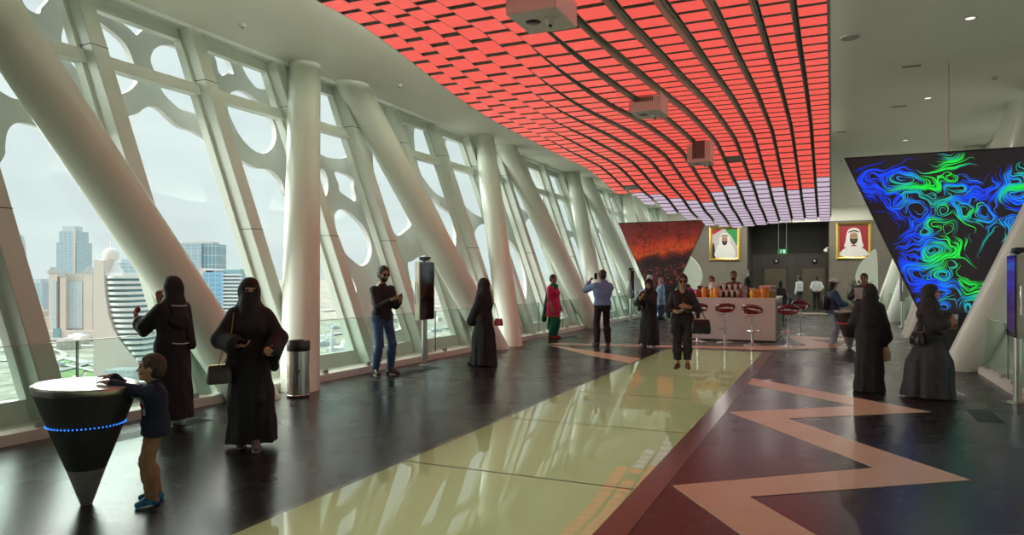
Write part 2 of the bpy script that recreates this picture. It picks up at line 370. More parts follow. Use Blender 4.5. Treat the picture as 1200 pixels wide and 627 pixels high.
def lattice(side):
    holes = [catmull(h, 4) for h in HOLES]
    # further down the hall: the same rounded openings, alternating in height from pane to pane
    for k in range(7):
        yc = 18.35+3.69*k; up = .22 if k % 2 else -.20
        for zc, ry, rz_ in ((4.75+up, 1.70, 1.22), (2.05+up, 1.66, 1.28), (.10+up*.5, 1.5, .48)):
            if yc < Y1-2: holes.append(catmull([(yc+ry*math.cos(t_)*(1+.06*math.sin(2*t_+k)), zc+rz_*math.sin(t_)*(1+.05*math.cos(3*t_+k))) for t_ in [2*PI*j/14 for j in range(14)]], 3))
    for yy in (-2.6, .2, ):
        holes.append([(yy-1.2, .2), (yy+1.1, .2), (yy+1.1, 2.9), (yy-1.2, 2.9)]); holes.append([(yy-1.2, 3.4), (yy+1.1, 3.4), (yy+1.1, 5.6), (yy-1.2, 5.6)])
    cu = bpy.data.curves.new('lattice', 'CURVE'); cu.dimensions = '2D'; cu.fill_mode = 'BOTH'; cu.extrude = .05
    for pts in [[(Y0, -.6), (Y1, -.6), (Y1, 6.6), (Y0, 6.6)]]+holes:
        if not pts: continue
        sp = cu.splines.new('POLY'); sp.points.add(len(pts)-1); sp.use_cyclic_u = True
        for p, c in zip(sp.points, pts): p.co = (c[0], c[1], 0, 1)
    tmp = bpy.data.objects.new('lattice_tmp', cu); COL.objects.link(tmp)
    dg = bpy.context.evaluated_depsgraph_get(); me = bpy.data.meshes.new_from_object(tmp.evaluated_get(dg))
    bpy.data.objects.remove(tmp); me.name = 'lattice'
    for v in me.vertices:
        x, y, z = v.co; v.co = (mirror(HX-.05+z-LEAN*y, side), x, y)
    me.materials.clear(); me.materials.append(LATT)
    o = bpy.data.objects.new('trim_outer_lattice_'+('left' if side < 0 else 'right'), me); COL.objects.link(o); struct(o)
lattice(-1); lattice(1)

# glass railings on the curb, between the columns
def railing(y0, y1, side, label, group):
    x = mirror(-7.22, side); e = empty('glass_railing', (x, (y0+y1)/2, .11)); tag(e, label, 'railing', group)
    h = (y1-y0)/2
    MB().box(-.006, .006, -h, h, .03, .83).build('pane', RAILG, e)
    MB().box(-.008, .008, -h, h, .83, .838).build('top_edge', mat('glass_edge_green', (.62, .74, .70), .1), e)
    for yy in (-h+.006, h-.006): MB().box(-.007, .007, yy-.0025, yy+.0025, .03, .83).build('end_edge', mat('glass_edge_dark', (.16, .24, .22), .15), e)
    for yy in (-h*.6, h*.6): MB().box(-.03, .03, yy-.05, yy+.05, 0, .06).build('clamp', STEEL, e, bevel=.006)
k = 0
for side in (-1, 1):
    for b in range(-1, 4):
        a = 8.55+BAY*b
        for j in range(3):
            y0 = a+j*1.88; y1 = y0+1.874
            if b == -1 and j == 0: continue
            near = ['past the cone kiosk', 'between the bin column and the next leaning pair', 'behind the woman in pink and green', 'beside the far standing screen']
            if side < 0 and b >= 0:
                lab = ['glass railing panel nearest the steel bin column', 'glass railing panel behind the screen kiosk beside the man in jeans', 'glass railing panel between the screen kiosk and the woman with red bag'][j] if b == 0 else \
                      ['glass railing panel left of the woman in pink tunic', 'glass railing panel behind the woman in pink tunic', 'glass railing panel left of the man in blue shirt'][j] if b == 1 else \
                      'clear glass railing panel far down the window wall past the man photographing'
            elif side < 0: lab = ['', 'glass railing panel at the left edge beyond the black cone kiosk', 'glass railing panel beside the woman eating at the window'][j]
            else: lab = 'clear glass railing panel on the right wall curb behind the grey screen kiosk' if b == 0 else 'clear glass railing panel on the far right wall curb' if b > 0 else 'clear glass railing panel on the near right wall curb'
            railing(y0, y1, side, lab, 'glass railing panels along the window walls' if side < 0 else 'glass railing panels along the right wall')
# ------------------------------------------------------------------ light canopy
REDT = mat('red_light_tile', (.3, .05, .04), .4, emit=(.74, .080, .066), es=1.0)
LILT = mat('lilac_light_tile', (.3, .25, .3), .4, emit=(.48, .38, .49), es=1.0)
OFFT = mat('unlit_tile', (.35, .35, .32), .4)
RIBM = mat('canopy_grey_metal', (.42, .44, .38), .45, .2)
BACKM = mat('canopy_back_panel', (.34, .36, .30), .6)
def can_z(x, y):
    pts = [(-6, 4.80), (4, 4.80), (11, 4.84), (14.5, 4.93), (18, 4.90), (22, 4.38), (25, 3.90), (28.5, 3.50), (33, 3.4)]
    for (a, za), (b_, zb) in zip(pts, pts[1:]):
        if a <= y <= b_:
            t = (y-a)/(b_-a); t = t*t*(3-2*t)*.5+t*.5; z = za+(zb-za)*t; break
    xm = -2.9-3.1*min(1, max(0, (y-8)/9))        # where the wave is lowest across the hall
    amp = .34 if y < 18 else .34-.16*min(1, (y-18)/8)
    return z+amp*math.cos(PI*(x-.3)/(xm-.3))
def can_ends(x):       # plan outline: rounded at the far left
    f = -x/6.02
    return 28.3-.5*f if f < .55 else 28.3-.28-(f-.55)**1.6*28
canopy = empty('light_canopy', (-3.0, 12, 5.2))
tag(canopy, 'wavy hanging ceiling canopy of glowing red and lilac light tiles', 'light canopy')
off = Vector((-3.0, 12, 5.2)); random.seed(3)
PW = .43; NT = 14; TL = .45
boxes_xy = [(-3.07, 7.72), (-3.0, 12.6), (-2.95, 17.7)]
for i in range(NT):
    x1 = -.02-i*PW; x0 = x1-PW; xc = (x0+x1)/2; yend = can_ends(xc)
    m = MB(); y = 4.15
    j = 0
    while y+TL < yend+.2:
        ya, yb = y+.05, y+TL-.05
        za, zb = can_z(xc, ya), can_z(xc, yb)
        bound = 22.4+.9*math.sin(i*.9)-(.6 if i > 8 else 0)
        mi = 0 if y < bound else 1
        if y < bound and random.random() < .003: mi = 2
        xa, xb = x0+.042, x1-.042
        m.slot(mi); m.quad((xa-off.x, ya-off.y, za-off.z), (xb-off.x, ya-off.y, za-off.z), (xb-off.x, yb-off.y, zb-off.z), (xa-off.x, yb-off.y, zb-off.z))
        m.slot(3); t_ = .05
        p = [(xa, ya, za+.002), (xb, ya, za+.002), (xb, yb, zb+.002), (xa, yb, zb+.002), (xa, ya, za+t_), (xb, ya, za+t_), (xb, yb, zb+t_), (xa, yb, zb+t_)]
        m.hexa([(a-off.x, b_-off.y, c-off.z) for a, b_, c in p])
        y += TL; j += 1
    m.build('tile_run', [REDT, LILT, OFFT, RIBM], canopy)
    # ribbed side fascia and back tray of the run
    m = MB(); ys = [4.15+.45*k for k in range(200) if 4.15+.45*k < yend]
    for xx, w in ((x0+.036, .005), (x1-.036, .005)):
        m = MB()
        for a, b_ in zip(ys, ys[1:]):
            za, zb = can_z(xc, a)+.0, can_z(xc, b_)+.0
            m.hexa([(q_[0]-off.x, q_[1]-off.y, q_[2]-off.z) for q_ in ((xx-w, a, za), (xx+w, a, za), (xx+w, b_, zb), (xx-w, b_, zb), (xx-w, a, za+.17), (xx+w, a, za+.17), (xx+w, b_, zb+.17), (xx-w, b_, zb+.17))])
        m.build('side_fascia', RIBM, canopy)
    m = MB()
    for a, b_ in zip(ys, ys[1:]):
        za, zb = can_z(xc, a)+.10, can_z(xc, b_)+.10
        m.hexa([(q_[0]-off.x, q_[1]-off.y, q_[2]-off.z) for q_ in ((x0-.002, a, za), (x1+.002, a, za), (x1+.002, b_, zb), (x0-.002, b_, zb), (x0-.002, a, za+.09), (x1+.002, a, za+.09), (x1+.002, b_, zb+.09), (x0-.002, b_, zb+.09))])
    m.build('back_tray', BACKM, canopy)
for x in (-5.5, -3.9, -2.2, -.5):
    for y in (5, 9, 15, 20, 25):
        if y < can_ends(x)-1: MB().tube([(x-off.x, y-off.y, can_z(x, y)+.1-off.z), (x-off.x, y-off.y, CZ-off.z)], .008, 6).build('hanging_rod', STEEL, canopy)

# added plates that hide the unseen cove strips above the tiles
for xx, y1 in ((-1.095, 21.2), (-5.4, 16.2)):
    MB().box(xx-.30-off.x, xx+.30-off.x, 4.4-off.y, y1-off.y, 5.36-off.z, 5.375-off.z).build('fill_lamp_shield', BACKM, canopy)
# projector housings on the canopy
BOXM = mat('housing_white', (.72, .68, .64), .45)
def housing(x, y, zb, h, big_grill, label):
    e = empty('projector_housing', (x, y, zb)); tag(e, label, 'projector housing', 'projector housings on the canopy')
    MB().box(-.27, .27, -.32, .32, 0, h).build('case', BOXM, e, bevel=.008)
    m = MB()
    if big_grill:
        for k in range(11): m.box(-.13+k*.026-.006, -.13+k*.026+.006, -.324, -.319, .09, h-.05)
        m2 = MB().box(-.15, .15, -.323, -.319, .07, h-.03); m2.build('grill_plate', mat('grill_grey', (.30, .26, .25), .5), e)
    else:
        for k in range(11): m.box(-.17+k*.03-.008, -.17+k*.03+.008, -.324, -.319, h*.5, h*.88)
    m.build('vent_slots', DARKM, e)
    MB().lathe([(.0, -.004), (.075, -.004), (.082, .0), (.082, .004)], (-.09, -.02, 0)).build('lens_port', DARKM, e, smooth=True)
    m = MB().lathe([(.065, 0), (.065, -.02), (.055, -.05), (.05, -.06), (.03, -.09), (.0, -.10)], (.12, -.05, 0)); dm = m.build('dome_camera', mat('dome_white', (.6, .6, .58), .3), e, smooth=True)
    MB().sphere((.12, -.075, -.082), .02, 12).build('camera_lens', DARKM, dm, smooth=True)
    for xx in (-.2, .2): MB().tube([(xx, 0, h), (xx, 0, CZ-zb)], .012, 8).build('hanger', STEEL, e)
housing(-2.74, 6.85, 4.26, .40, False, 'white projector housing on the canopy, nearest and largest of three')
housing(-2.89, 12.2, 4.43, .32, False, 'white projector housing on the canopy, middle one in the row')
housing(-2.93, 17.75, 4.40, .62, True, 'white projector housing on the canopy with wide front grill, farthest of three')

# small ceiling fittings
def fitting(kind, x, y, label, grp):
    if kind == 'slot':
        e = empty('ceiling_air_slot', (x, y, CZ)); tag(e, label, 'air vent', grp)
        MB().box(-.16, .16, -.05, .05, -.012, 0).build('frame', mat('vent_frame', (.30, .29, .26), .5), e)
        MB().box(-.14, .14, -.03, .03, -.016, -.004).build('slot', DARKM, e)
    elif kind == 'speaker':
        e = empty('ceiling_speaker', (x, y, CZ)); tag(e, label, 'speaker', grp)
        MB().lathe([(.16, 0), (.16, -.012), (.14, -.016), (.0, -.016)]).build('rim', mat('speaker_rim', (.45, .44, .40), .5), e, smooth=True)
        MB().lathe([(.125, -.016), (.12, -.022), (0, -.022)]).build('grille', mat('speaker_grille', (.30, .29, .26), .6), e, smooth=True)
    else:
        e = empty('smoke_detector', (x, y, CZ)); tag(e, label, 'smoke detector', grp)
        MB().lathe([(.06, 0), (.06, -.02), (.04, -.045), (.0, -.05)]).build('case', mat('detector_white', (.55, .53, .48), .5), e, smooth=True)
        MB().lathe([(.02, -.045), (.015, -.06), (0, -.06)]).build('sensor', DGREY, e, smooth=True)
fitting('speaker', .26, 12.8, 'round ceiling speaker beside the red canopy, nearer one', 'ceiling speakers')
fitting('speaker', .23, 20.9, 'round ceiling speaker beside the red canopy, farther one', 'ceiling speakers')
fitting('slot', 1.34, 15.0, 'dark rectangular ceiling air slot, nearer of the two', 'ceiling slots')
fitting('slot', 1.39, 18.4, 'dark rectangular ceiling air slot, farther of the two', 'ceiling slots')
fitting('smoke', .28, 25.9, 'small round smoke detector near the end of the canopy', 'smoke detectors')
fitting('smoke', 2.9, 16.5, 'small round smoke detector above the blue triangular screen', 'smoke detectors')
def fill_light(x, y, label, grp, watts):  # added lamp, no real fitting: brightens the end wall and right side
    e = empty('added_fill_light', (x, y, CZ)); tag(e, label, 'fill light', grp)
    MB().lathe([(.10, 0), (.10, -.010), (.075, -.012), (.07, -.003), (0, -.003)]).build('trim_ring', mat('fill_light_ring', (.55, .54, .50), .4), e, smooth=True)
    MB().lathe([(.065, -.004), (.06, -.008), (0, -.008)]).build('diffuser', mat('fill_light_glow', (.8, .8, .75), .4, emit=(1.0, .93, .80), es=1.0), e, smooth=True)
    ld = bpy.data.lights.new('fill_light', 'AREA'); lo = bpy.data.objects.new('fill_lamp', ld); COL.objects.link(lo); lo.parent = e
    ld.shape = 'DISK'; ld.size = .12; ld.energy = watts; ld.color = (1.0, .95, .86); lo.location = (0, 0, -.02)
for k_ in range(5): fill_light(1.9, 7.4+5.2*k_, 'added ceiling downlight on the right of the red canopy', 'added fill lights right of the canopy', 9)
for k_, (x_, y_) in enumerate(((-5.7, 31), (-5.7, 36), (-5.7, 41), (1.1, 31), (1.1, 36), (1.1, 41), (-2.3, 33), (-3.2, 41.5), (-1.2, 41.5))): fill_light(x_, y_, 'added ceiling downlight near the end wall', 'added fill lights near the end wall', 60)
fitting('smoke', -8.3, 8.3, 'small round smoke detector on the ceiling above the bin column', 'smoke detectors')
fitting('smoke', -8.0, 12.2, 'small round smoke detector on the ceiling above the man in jeans', 'smoke detectors')
fitting('smoke', -7.6, 16.6, 'small round smoke detector above the woman in pink', 'smoke detectors')

# ------------------------------------------------------------------ triangular video screens
def screen_mat(name, kind):
    m = bpy.data.materials.new(name); m.use_nodes = True; t = m.node_tree; b = t.nodes['Principled BSDF']; N = t.nodes.new; L = t.links.new
    b.inputs['Base Color'].default_value = (.01, .01, .012, 1); b.inputs['Roughness'].default_value = .25
    if kind == 'flow': 
        b.inputs['Emission Color'].default_value = (.012, .008, .010, 1); b.inputs['Emission Strength'].default_value = 1; return m
    tcn = N('ShaderNodeTexCoord'); sp = N('ShaderNodeSeparateXYZ'); L(tcn.outputs['Object'], sp.inputs[0])
    def noise(sc, det=3, vec=None, dist=0):
        n = N('ShaderNodeTexNoise'); n.inputs['Scale'].default_value = sc; n.inputs['Detail'].default_value = det; n.inputs['Distortion'].default_value = dist
        L(vec or tcn.outputs['Object'], n.inputs[0]); return n
    def ramp(src, els):
        r = N('ShaderNodeValToRGB')
        while len(r.color_ramp.elements) < len(els): r.color_ramp.elements.new(.5)
        for e_, (q, c) in zip(r.color_ramp.elements, els): e_.position = q; e_.color = (*c, 1)
        L(src, r.inputs[0]); return r
    def math_(op, a, b_):
        x = N('ShaderNodeMath'); x.operation = op
        for i, v in enumerate((a, b_)):
            if isinstance(v, (int, float)): x.inputs[i].default_value = v
            else: L(v, x.inputs[i])
        return x.outputs[0]
    def mul(a, b_, kind='MULTIPLY'):
        x = N('ShaderNodeMixRGB'); x.blend_type = kind; x.inputs[0].default_value = 1; L(a, x.inputs[1]); L(b_, x.inputs[2]); return x.outputs[0]
    # a glowing tilted band under a dark red veined sky, black ground with red scribbles below
    n = noise(1.6, 6, None, .5); h = math_('ADD', sp.outputs[2], math_('MULTIPLY', sp.outputs[0], -.10)); h = math_('ADD', h, math_('MULTIPLY', math_('SUBTRACT', n.outputs[0], .5), .75))
    h = math_('DIVIDE', math_('SUBTRACT', h, 1.0), 3.0)
    base = ramp(h, [(.0, (.010, .006, .007)), (.44, (.020, .007, .008)), (.50, (.10, .010, .008)), (.56, (.62, .075, .012)), (.66, (.50, .045, .012)), (.78, (.24, .016, .012)), (1.0, (.13, .010, .011))])
    vo = N('ShaderNodeTexVoronoi'); vo.feature = 'DISTANCE_TO_EDGE'; vo.inputs['Scale'].default_value = 2.6; w = noise(2.0, 4); ad = N('ShaderNodeVectorMath'); ad.operation = 'ADD'; L(tcn.outputs['Object'], ad.inputs[0]); L(w.outputs['Color'], ad.inputs[1]); L(ad.outputs[0], vo.inputs[0])
    ck = ramp(vo.outputs[0], [(.0, (.10, .06, .06)), (.05, (1, 1, 1))])
    n2 = noise(4.5, 5, None, 2.6); low = ramp(h, [(.08, (0, 0, 0)), (.14, (1, 1, 1)), (.34, (1, 1, 1)), (.42, (0, 0, 0))]); sc = ramp(n2.outputs[0], [(.55, (0, 0, 0)), (.60, (.26, .035, .02))])
    out = mul(mul(base.outputs[0], ck.outputs[0]), mul(low.outputs[0], sc.outputs[0]), 'ADD')
    L(out, b.inputs['Emission Color']); b.inputs['Emission Strength'].default_value = .6
    return m
def glow(name, c, s): return mat(name, (.01, .01, .01), .3, emit=c, es=s)
STROKES = [glow('stroke_deep_blue', (.002, .02, .55), .8), glow('stroke_blue', (.004, .06, 1.0), 1.0), glow('stroke_azure', (.01, .22, .85), 1.0), glow('stroke_teal', (.01, .48, .42), .9), glow('stroke_green', (.01, .72, .06), 1.0), glow('stroke_dim_teal', (.004, .16, .16), .8)]
def swirl(mb, hw, zb, zt, inside):
    """thin tapered strokes that follow a curling flow field over the display"""
    from mathutils import noise as mn
    rnd = random.Random(12)
    def pot(x, z): return mn.noise(Vector((x*.95+3.1, z*1.35, 1.7)))*1.0+.42*mn.noise(Vector((x*2.3, z*2.9, 7.3)))+.24*z+.05*x+.14*mn.noise(Vector((x*5.5, z*6.0, 2.2)))
    def vel(x, z):
        e_ = .01; v = Vector(((pot(x, z+e_)-pot(x, z-e_)), -(pot(x+e_, z)-pot(x-e_, z)))); return v.normalized() if v.length > 1e-7 else Vector((1, 0))
    greens = [(-.25, 3.5, .48), (.35, 2.1, .58), (.0, 2.5, .36), (1.3, 3.4, .38), (.5, 1.4, .45)]
    for k in range(3300):
        x, z = rnd.uniform(-hw, hw), rnd.uniform(zb, zt)
        if not inside(x, z, .05): continue
        dens = mn.noise(Vector((x*1.25, z*1.7, 17.0)))+.16+.35*mn.noise(Vector((x*3.2, z*3.6, 5.0)))
        if dens < rnd.uniform(-.12, .30): continue
        g = sum(math.exp(-((x-a)**2+(z-c)**2)/(r*r)) for a, c, r in greens)+rnd.uniform(-.10, .10)
        ci = 4 if g > .66 else 3 if g > .36 else 2 if g > .17 else (1 if dens > .12 else 0)
        if dens < -.02 and ci >= 3: ci = 5
        n_ = rnd.randint(10, 34); st = .018; pts = [Vector((x, z))]; 
        for j in range(n_):
            q = pts[-1]+vel(*pts[-1])*st
            if not inside(q.x, q.y, .03): break
            pts.append(q)
        if len(pts) < 5: continue
        w = rnd.uniform(.003, .0075); mb.slot(1+ci); prev = None
        for j, q in enumerate(pts):
            d = (pts[min(j+1, len(pts)-1)]-pts[max(j-1, 0)]).normalized(); o_ = Vector((-d.y, d.x))*w*max(.12, math.sin(PI*(j+.3)/(len(pts)-.4)))
            yy = -.009-.0003*(k % 5); a = mb.bm.verts.new((q.x-o_.x, yy, q.y-o_.y)); c = mb.bm.verts.new((q.x+o_.x, yy, q.y+o_.y))
            if prev: mb.face([prev[0], prev[1], c, a])
            prev = (a, c)
    mb.slot(0)
def tri_screen(x, y, hw, ztop, zled, ycable_top, m, label, rz=0, strokes=False):
    e = empty('video_screen', (x, y, 0), rz); tag(e, label, 'screen', 'triangular hanging video screens')
    zb = .02
    def hwz(z): return .06+(hw-.06)*(z-zb)/(ztop-zb)
    MB().prism([(-hwz(zb), zb), (hwz(zb), zb), (hw, ztop), (-hw, ztop)], 0, .12).build('housing', DARKM, e)
    mb = MB().prism([(-hwz(zled)+.015, zled), (hwz(zled)-.015, zled), (hw-.03, ztop-.03), (-hw+.03, ztop-.03)], -.008, 0)
    if strokes: swirl(mb, hw, zled, ztop, lambda x, z, g: zled+g*.3 < z < ztop-.03 and abs(x) < hwz(z)-.02)
    mb.build('display', [m]+STROKES, e)
    MB().box(-.25, .25, -.04, .2, 0, .02).build('foot', DGREY, e)
    MB().prism([(-hwz(.06)+.01, .06), (hwz(.06)-.01, .06), (hwz(zled-.02)-.015, zled-.02), (-hwz(zled-.02)+.015, zled-.02)], -.006, 0).build('base_panel', mat('screen_base_panel', (.02, .02, .02), .3), e)
    MB().tube([(0, .08, ztop), (0, .08, CZ-.02)], .014, 8).build('suspension_cable', STEEL, e)
FLOW = screen_mat('flow_display', 'flow'); LAVA = screen_mat('lava_display', 'lava')
tri_screen(1.93, 14.93, 1.72, 3.89, .98, CZ, FLOW, 'large inverted triangle video screen with blue and green swirls', strokes=True)
tri_screen(-6.52, 29.70, 1.86, 3.98, 1.0, CZ, LAVA, 'inverted triangle video screen with red and black picture beyond the bar')

# ------------------------------------------------------------------ portraits on the back wall
def portrait(x, kind, label):
    e = empty('framed_portrait', (x, Y1, 3.62)); tag(e, label, 'portrait', 'gilt portraits on the end wall')
    w, h, b = .88, 1.02, .17
    m = MB()
    outer = [(-w, -h), (w, -h), (w, h), (-w, h)]; inn = [(-w+b, -h+b), (w-b, -h+b), (w-b, h-b), (-w+b, h-b)]; mid = [(-w+b*.5, -h+b*.5), (w-b*.5, -h+b*.5), (w-b*.5, h-b*.5), (-w+b*.5, h-b*.5)]
    vs = [[m.bm.verts.new((p[0], yy, p[1])) for p in L_] for L_, yy in ((outer, 0), (outer, -.05), (mid, -.10), (inn, -.06), (inn, 0))]
    for r1, r2 in zip(vs, vs[1:]):
        for i in range(4): m.face([r1[i], r1[(i+1) % 4], r2[(i+1) % 4], r2[i]])
    m.build('gilt_frame', GOLD, e)
    iw, ih = w-b, h-b
    bgc = mat('portrait_red', (.32, .02, .03), .4) if kind else mat('portrait_pale', (.55, .50, .50), .4)
    pic = MB().box(-iw, iw, -.03, -.0, -ih, ih).build('picture', bgc, e)
    def flat(name, pts, y, mm): MB().prism(catmull(pts, 4), y-.004, y).build(name, mm, pic)
    skin = mat('portrait_skin', (.42, .25, .16), .5); wh = mat('portrait_white', (.75, .74, .72), .5); dk = mat('portrait_dark', (.03, .025, .025), .5)
    if not kind:
        flat('painted_drape', [(.05, ih-.02), (iw-.01, ih-.02), (iw-.01, -.1), (iw-.15, .1), (.35, .45)], -.031, mat('portrait_green', (.02, .26, .06), .5))
        flat('painted_drape', [(-iw+.01, ih-.3), (-iw+.01, ih-.02), (-.2, ih-.02), (-.35, ih-.15)], -.031, mat('portrait_flag_red', (.45, .03, .04), .5))
        flat('painted_drape', [(-iw+.01, -ih+.02), (-iw+.01, -.1), (-iw+.12, 0), (-iw+.18, -ih+.02)], -.031, dk)
    s = 1.0 if not kind else 1.25; oy = .0 if not kind else -.05
    sc = lambda L_: [(p[0]*s, p[1]*s+oy) for p in L_]
    flat('painted_robe', [(-.5, -ih/s+.06), (.55, -ih/s+.06), (.5, -.25), (.28, .02), (0, .06), (-.28, .02), (-.48, -.3)] if not kind else [(-.5, -.58), (.5, -.58), (.46, -.36), (.2, -.2), (-.2, -.2), (-.46, -.36)] , -.036, wh) if not kind else flat('painted_robe', sc([(-.52, -.6), (.52, -.6), (.48, -.38), (.2, -.2), (-.2, -.2), (-.48, -.38)]), -.036, wh)
    flat('painted_headcloth', sc([(0, .62), (.2, .55), (.28, .35), (.32, .05), (.38, -.2), (.2, -.22), (0, -.1), (-.2, -.22), (-.38, -.2), (-.32, .05), (-.28, .35), (-.2, .55)]), -.041, wh)
    flat('painted_face', sc([(0, .42), (.13, .38), (.16, .22), (.14, .05), (0, -.06), (-.14, .05), (-.16, .22), (-.13, .38)]), -.046, skin)
    flat('painted_beard', sc([(-.15, .14), (-.07, .15), (0, .13), (.07, .15), (.15, .14), (.12, -.02), (0, -.1), (-.12, -.02)]), -.051, dk)
    flat('painted_headband', sc([(-.19, .46), (0, .52), (.19, .46), (.19, .41), (0, .46), (-.19, .41)]), -.052, dk)
    for xx in (-.06, .06): flat('painted_eye', sc([(xx-.04, .27), (xx, .285), (xx+.04, .27), (xx, .25)]), -.052, dk)
    flat('painted_lips', sc([(-.05, .07), (0, .08), (.05, .07), (0, .05)]), -.056, mat('portrait_lips', (.35, .12, .10), .5))
portrait(-5.72, 0, 'gilt framed portrait of a man in white robe before a green drape')
portrait(1.08, 1, 'gilt framed portrait of a bearded man in white headcloth on red')

# lift doors, indicators, exit sign, camera in the recess
ELEV = mat('lift_door_bronze', (.22, .20, .15), .35, .7)
for i, (x, lab) in enumerate(((-3.15, 'left lift door'), (-1.0, 'right lift door'))):
    d = MB().box(x-.62, x-.005, Y1+3.16, Y1+3.2, 0, 2.2).box(x+.005, x+.62, Y1+3.16, Y1+3.2, 0, 2.2).build('door_%d' % (i+1), ELEV); struct(d)
    MB().box(x-.72, x-.62, Y1+3.12, Y1+3.2, 0, 2.3).box(x+.62, x+.72, Y1+3.12, Y1+3.2, 0, 2.3).box(x-.62, x+.62, Y1+3.12, Y1+3.2, 2.2, 2.3).build('door_frame', mat('lift_frame', (.12, .11, .09), .35, .6), d)
    e = empty('lift_indicator', (x+.05, Y1+3.2, 2.62)); tag(e, 'round black lift indicator above the %s' % lab, 'indicator', 'lift indicators')
    MB().lathe([(.17, 0), (.17, .05), (.15, .06), (0, .06)], n=24).build('disc', DARKM, e, smooth=True).rotation_euler = (R(90), 0, 0)
    MB().prism([(-.06, -.02), (.06, -.02), (0, .07)], -.066, -.06).build('arrow', mat('indicator_white', (.6, .6, .6), .4, emit=(.6, .6, .6), es=.6), e)
e = empty('call_panel', (-2.08, Y1+3.2, 1.4)); tag(e, 'small lift call panel between the two lift doors', 'call panel')
MB().box(-.08, .08, -.03, 0, -.2, .2).build('plate', DGREY, e, bevel=.01); MB().box(-.03, .03, -.04, -.028, -.05, .05).build('button', CHROME, e)
e = empty('exit_sign', (-2.45, 41.2, 3.05)); tag(e, 'small green emergency exit sign hanging below the canopy end', 'exit sign')
EXG = mat('exit_green', (.01, .18, .06), .4, emit=(.01, .14, .05), es=.8)
MB().box(-.24, .24, -.03, .03, -.14, .14).build('lightbox', EXG, e)
exw = mat('exit_white', (.7, .8, .7), .4, emit=(.55, .8, .6), es=.5)
m = MB().sphere((-.08, -.034, .075), (.022, .004, .022), 8)
m.prism([(-.1, .05), (-.05, .05), (-.07, -.03), (-.11, -.03)], -.036, -.03).prism([(-.11, -.03), (-.09, -.03), (-.14, -.1), (-.16, -.1)], -.036, -.03).prism([(-.09, -.03), (-.07, -.03), (-.03, -.1), (-.05, -.1)], -.036, -.03).prism([(-.06, .05), (-.05, .03), (-.01, .01), (-.01, .03)], -.036, -.03).prism([(.03, -.1), (.15, -.1), (.15, .1), (.03, .1)], -.035, -.03)
m.build('running_figure', exw, e)
for xx in (-.2, .2): MB().tube([(xx, 0, .14), (xx, 0, CZ-3.05)], .008, 6).build('hanger', STEEL, e)
e = empty('security_camera', (-.2, Y1, 3.15)); tag(e, 'white dome security camera on the corner of the lift recess', 'camera')
MB().tube([(.04, -.01, .12), (0, -.2, .14), (-.1, -.3, .1), (-.12, -.3, .02)], .025, 8).build('bracket', mat('camera_white', (.7, .7, .68), .4), e, smooth=True)
MB().lathe([(.0, .06), (.08, .05), (.1, 0), (.1, -.04), (.08, -.1), (0, -.13)], (-.12, -.3, 0)).build('dome', mat('camera_white', (.7, .7, .68), .4), e, smooth=True)
e = empty('wall_phone', (-4.42, Y1+.0, 1.9)); tag(e, 'small pale call box on the left edge of the lift recess', 'call box')
MB().box(-.05, .05, -.04, 0, -.16, .16).build('case', mat('callbox', (.35, .36, .33), .5), e, bevel=.01); MB().box(-.03, .03, -.048, -.038, .02, .12).build('display', DARKM, e)

# curved white end fins beside the back wall
for side in (-1, 1):
    x0 = mirror(-6.75, side); sg = -side
    prof = [(0, .0), (0, 2.75), (.35, 2.62), (.68, 2.25), (.85, 1.8), (.85, 1.5), (.7, 1.0), (.5, .4), (.4, .0)]
    o = struct(MB().prism(catmull([(sg*x, z) for x, z in prof], 4), 0, .35).build('trim_end_fin', COLM)); o.location = (x0, 36.0, 0)
# ------------------------------------------------------------------ screen kiosks, bin, cone kiosks, grates
def kiosk(x, y, side, label, simple=False):
    e = empty('screen_kiosk', (x, y, 0)); tag(e, label, 'screen kiosk', 'standing screen kiosks')
    MB().lathe([(.0, 0), (.11, 0), (.11, .02), (.06, .03), (0, .03)]).build('base_plate', STEEL, e, smooth=True)
    MB().tube([(0, 0, .02), (0, 0, .84)], .05, 20).build('pole', STEEL, e, smooth=True)
    s = -side     # the display looks into the hall
    MB().box(-.055, .055, -.25, .25, .84, 1.90).build('case', mat('kiosk_champagne', (.42, .40, .33), .35, .8), e, bevel=.012)
    sc = MB().box(s*.055, s*.070, -.242, .242, .85, 1.89).build('display', SCREENOFF, e, bevel=.004)
    MB().box(s*.070, s*.072, -.225, .225, .93, 1.86).build('display_glass', SCREENOFF if side < 0 else FLOWDIM, sc)
    m = MB().tube([(-.02, -.25, 1.12), (-.02, -.29, 1.14), (-.02, -.29, 1.5), (-.02, -.25, 1.52)], .011, 8); m.build('handle', CHROME, e, smooth=True)
    MB().tube([(.0, .27, 1.12), (.0, .31, 1.14), (.0, .31, 1.5), (.0, .27, 1.52)], .011, 8).build('handle', CHROME, e, smooth=True)
    MB().box(-.06, .06, -.09, .09, 1.92, 1.96).box(-.03, .03, -.03, .03, 1.90, 1.93).box(-.045, .075, -.12, .12, 1.955, 1.99).build('camera_unit', DARKM, e, bevel=.008)
    if side > 0: MB().box(.02, .16, -.20, .20, .98, 1.42).build('side_box', mat('kiosk_champagne', (.42, .40, .33), .35, .8), e, bevel=.02)
FLOWDIM = mat('kiosk_lit_display', (.02, .02, .03), .1, emit=(.05, .02, .12), es=.5)
kiosk(-6.80, 11.2, -1, 'standing dark screen on a steel pole beside the man in jeans')
kiosk(-6.95, 26.4, -1, 'distant standing screen on a pole beside the man photographing')
kiosk(2.17, 10.98, 1, 'standing champagne screen kiosk on a pole at the right edge of the hall')
kiosk(2.10, 26.4, 1, 'distant standing screen kiosk beside the far right columns')

